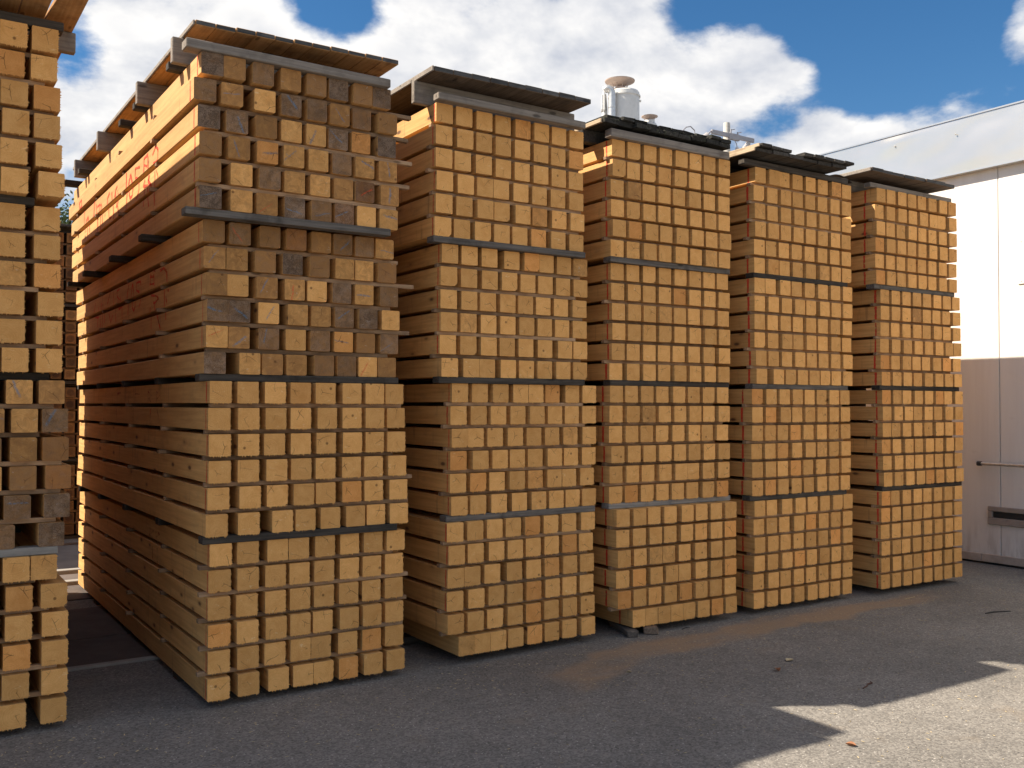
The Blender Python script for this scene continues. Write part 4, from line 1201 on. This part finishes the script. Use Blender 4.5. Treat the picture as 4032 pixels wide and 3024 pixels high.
vs, fs = [], []
for tp in tips + [Vector((.05, 0, 8.5)), Vector((0, 0, 8.0))]:
    cr = rt_.uniform(.45, .85)
    for i in range(150):
        d = Vector((rt_.gauss(0, 1), rt_.gauss(0, 1), rt_.gauss(0, .8)))
        c = tp + d.normalized() * cr * rt_.random() ** .5
        n = Vector((rt_.gauss(0, 1), rt_.gauss(0, 1), rt_.gauss(0, 1) + .6)).normalized()
        a = n.orthogonal().normalized()
        q = n.cross(a)
        s_ = rt_.uniform(.05, .10)
        k = len(vs)
        vs += [c - a * s_, c + q * s_ * .55, c + a * s_, c - q * s_ * .55]
        fs.append((k, k + 1, k + 2, k + 3))
put('crown', mesh('crown', vs, fs, [M['leaf']]), (0, 0, 0), tr)

# ------------------------------------------------------------------ small things on the ground
def rough_block(name, lx, ly, lz, seed, mat, label, loc, rz, cat='wood block'):
    bm = bmesh.new()
    bmesh.ops.create_cube(bm, size=1.0)
    for q in bm.verts:
        q.co = Vector((q.co.x * lx, q.co.y * ly, (q.co.z + .5) * lz))
    bmesh.ops.bevel(bm, geom=bm.edges[:], offset=min(lx, ly, lz) * .14, segments=1, affect='EDGES')
    bmesh.ops.subdivide_edges(bm, edges=bm.edges[:], cuts=2, use_grid_fill=True)
    for q in bm.verts:
        n = mnoise.noise_vector(q.co * 16 + Vector((seed * 3.3, 0, 0)))
        q.co += Vector((n.x, n.y, n.z * .6)) * .007
        q.co.z = max(0.0, q.co.z)
    me = bpy.data.meshes.new(name)
    bm.to_mesh(me); bm.free()
    me.materials.append(mat)
    o = put(name, me, loc, None, (0, 0, rz))
    tag(o, label, cat)
    return o
M['scrap'] = mat_plank('scrap_wood', (0.10, 0.085, 0.075), (0.19, 0.155, 0.13), (0.06, 0.05, 0.045), 1, spread=.3)
M['scrap2'] = mat_plank('scrap_bark', (0.13, 0.09, 0.065), (0.24, 0.17, 0.12), (0.07, 0.05, 0.04), 1, spread=.3)
rough_block('wood_block', .085, .40, .048, 1, M['scrap'], 'short squared grey block under the corner of the mossy-roofed tower', (4.53, 5.40, 0.001), radians(-20))
rough_block('wood_offcut', .10, .46, .05, 2, M['scrap2'], 'split brown offcut with bark under the mossy-roofed tower, beside the grey block', (4.75, 5.40, 0.001), radians(-33))

def twig(pts, rad, label, loc, mat):
    b = MB().tube(pts, rad, 6)
    tag(put('twig', b.me('twig', [mat]), loc), label, 'twig', 'litter on the asphalt')
twig([(0, 0, .004), (.05, .01, .007), (.09, .035, .006), (.125, .03, .008), (.15, .06, .005)][::-1], [.003, .004, .0045, .004, .003], 'reddish crooked twig lying on the shaded asphalt near the sunlit edge', (4.78, 3.55, 0), M['twig'])
twig([(0, 0, .004), (.09, -.02, .009), (.16, -.03, .006), (.24, -.07, .006)], [.004, .006, .005, .003], 'dark stick lying on asphalt in front of the white building', (7.32, 4.30, 0), M['black'])
twig([(0, 0, .004), (.05, .02, .006), (.09, .015, .004)], [.003, .004, .002], 'small dark twig beside the sawdust drift', (4.92, 5.20, 0), M['black'])
twig([(0, 0, .003), (.10, .0, .006), (.16, .01, .004)], [.002, .003, .002], 'pale splinter lying in front of the last towers', (7.28, 4.99, 0), M['chipw'])

def leaf(label, loc, size, mat, rz, curl=.4):
    vs, fs = [], []
    n = 6
    for i in range(n + 1):
        u = i / n
        w = size * .32 * math.sin(pi * min(1, u * .93 + .05))
        x = size * (u - .5)
        lift = .35 * size * curl * (u - .5) ** 2
        for sgn in (-1, 0, 1):
            vs.append((x, sgn * w, .003 + lift + abs(sgn) * w * curl))
    for i in range(n):
        for j in range(2):
            a = i * 3 + j
            fs.append((a, a + 3, a + 4, a + 1))
    vs2 = [(x, y, z + .0012) for x, y, z in vs]
    k = len(vs)
    fs += [tuple(q + k for q in f[::-1]) for f in fs]
    tag(put('dry_leaf', mesh('dry_leaf', vs + vs2, fs, [mat]), loc, None, (0, 0, rz)), label, 'dry leaf', 'litter on the asphalt')
leaf('curled rust-red leaf lying on the sunlit asphalt', (3.93, 2.99, 0), .05, M['leafdry'], 2.0, .9)
leaf('pale green-grey leaf lying flat on the shaded asphalt', (4.91, 4.20, 0), .075, M['chipw'], .3, .3)
leaf('crumpled tan leaf on the shaded asphalt beside bark crumbs', (4.66, 4.08, 0), .06, M['leafdry'], 1.0, .8)
leaf('small tan scrap on the asphalt beside the sawdust drift', (3.86, 4.55, 0), .035, M['chipw'], 1.9, .6)
# loose chips and splinters strewn about
rgc = random.Random(77)
vs, fs = [], []
for i in range(1500):
    x = rgc.uniform(.3, 9.3)
    y = rgc.uniform(2.3, 5.15) if rgc.random() < .6 else rgc.gauss(4.9, .25)
    a = rgc.uniform(0, pi)
    l, w = rgc.uniform(.003, .012), rgc.uniform(.001, .003)
    c, s_ = cos(a), sin(a)
    k = len(vs)
    z = rgc.uniform(.001, .003)
    vs += [(x - c * l - s_ * w, y - s_ * l + c * w, z), (x + c * l - s_ * w, y + s_ * l + c * w, z + .001), (x + c * l + s_ * w, y + s_ * l - c * w, z + .001), (x - c * l + s_ * w, y - s_ * l - c * w, z), (x, y, z + .003)]
    fs += [(k, k + 1, k + 4), (k + 1, k + 2, k + 4), (k + 2, k + 3, k + 4), (k + 3, k, k + 4)]
tag(put('wood_chips', mesh('wood_chips', vs, fs, [M['chipw']])), 'fine pale wood chips strewn over the asphalt', 'wood chips', kind='stuff')
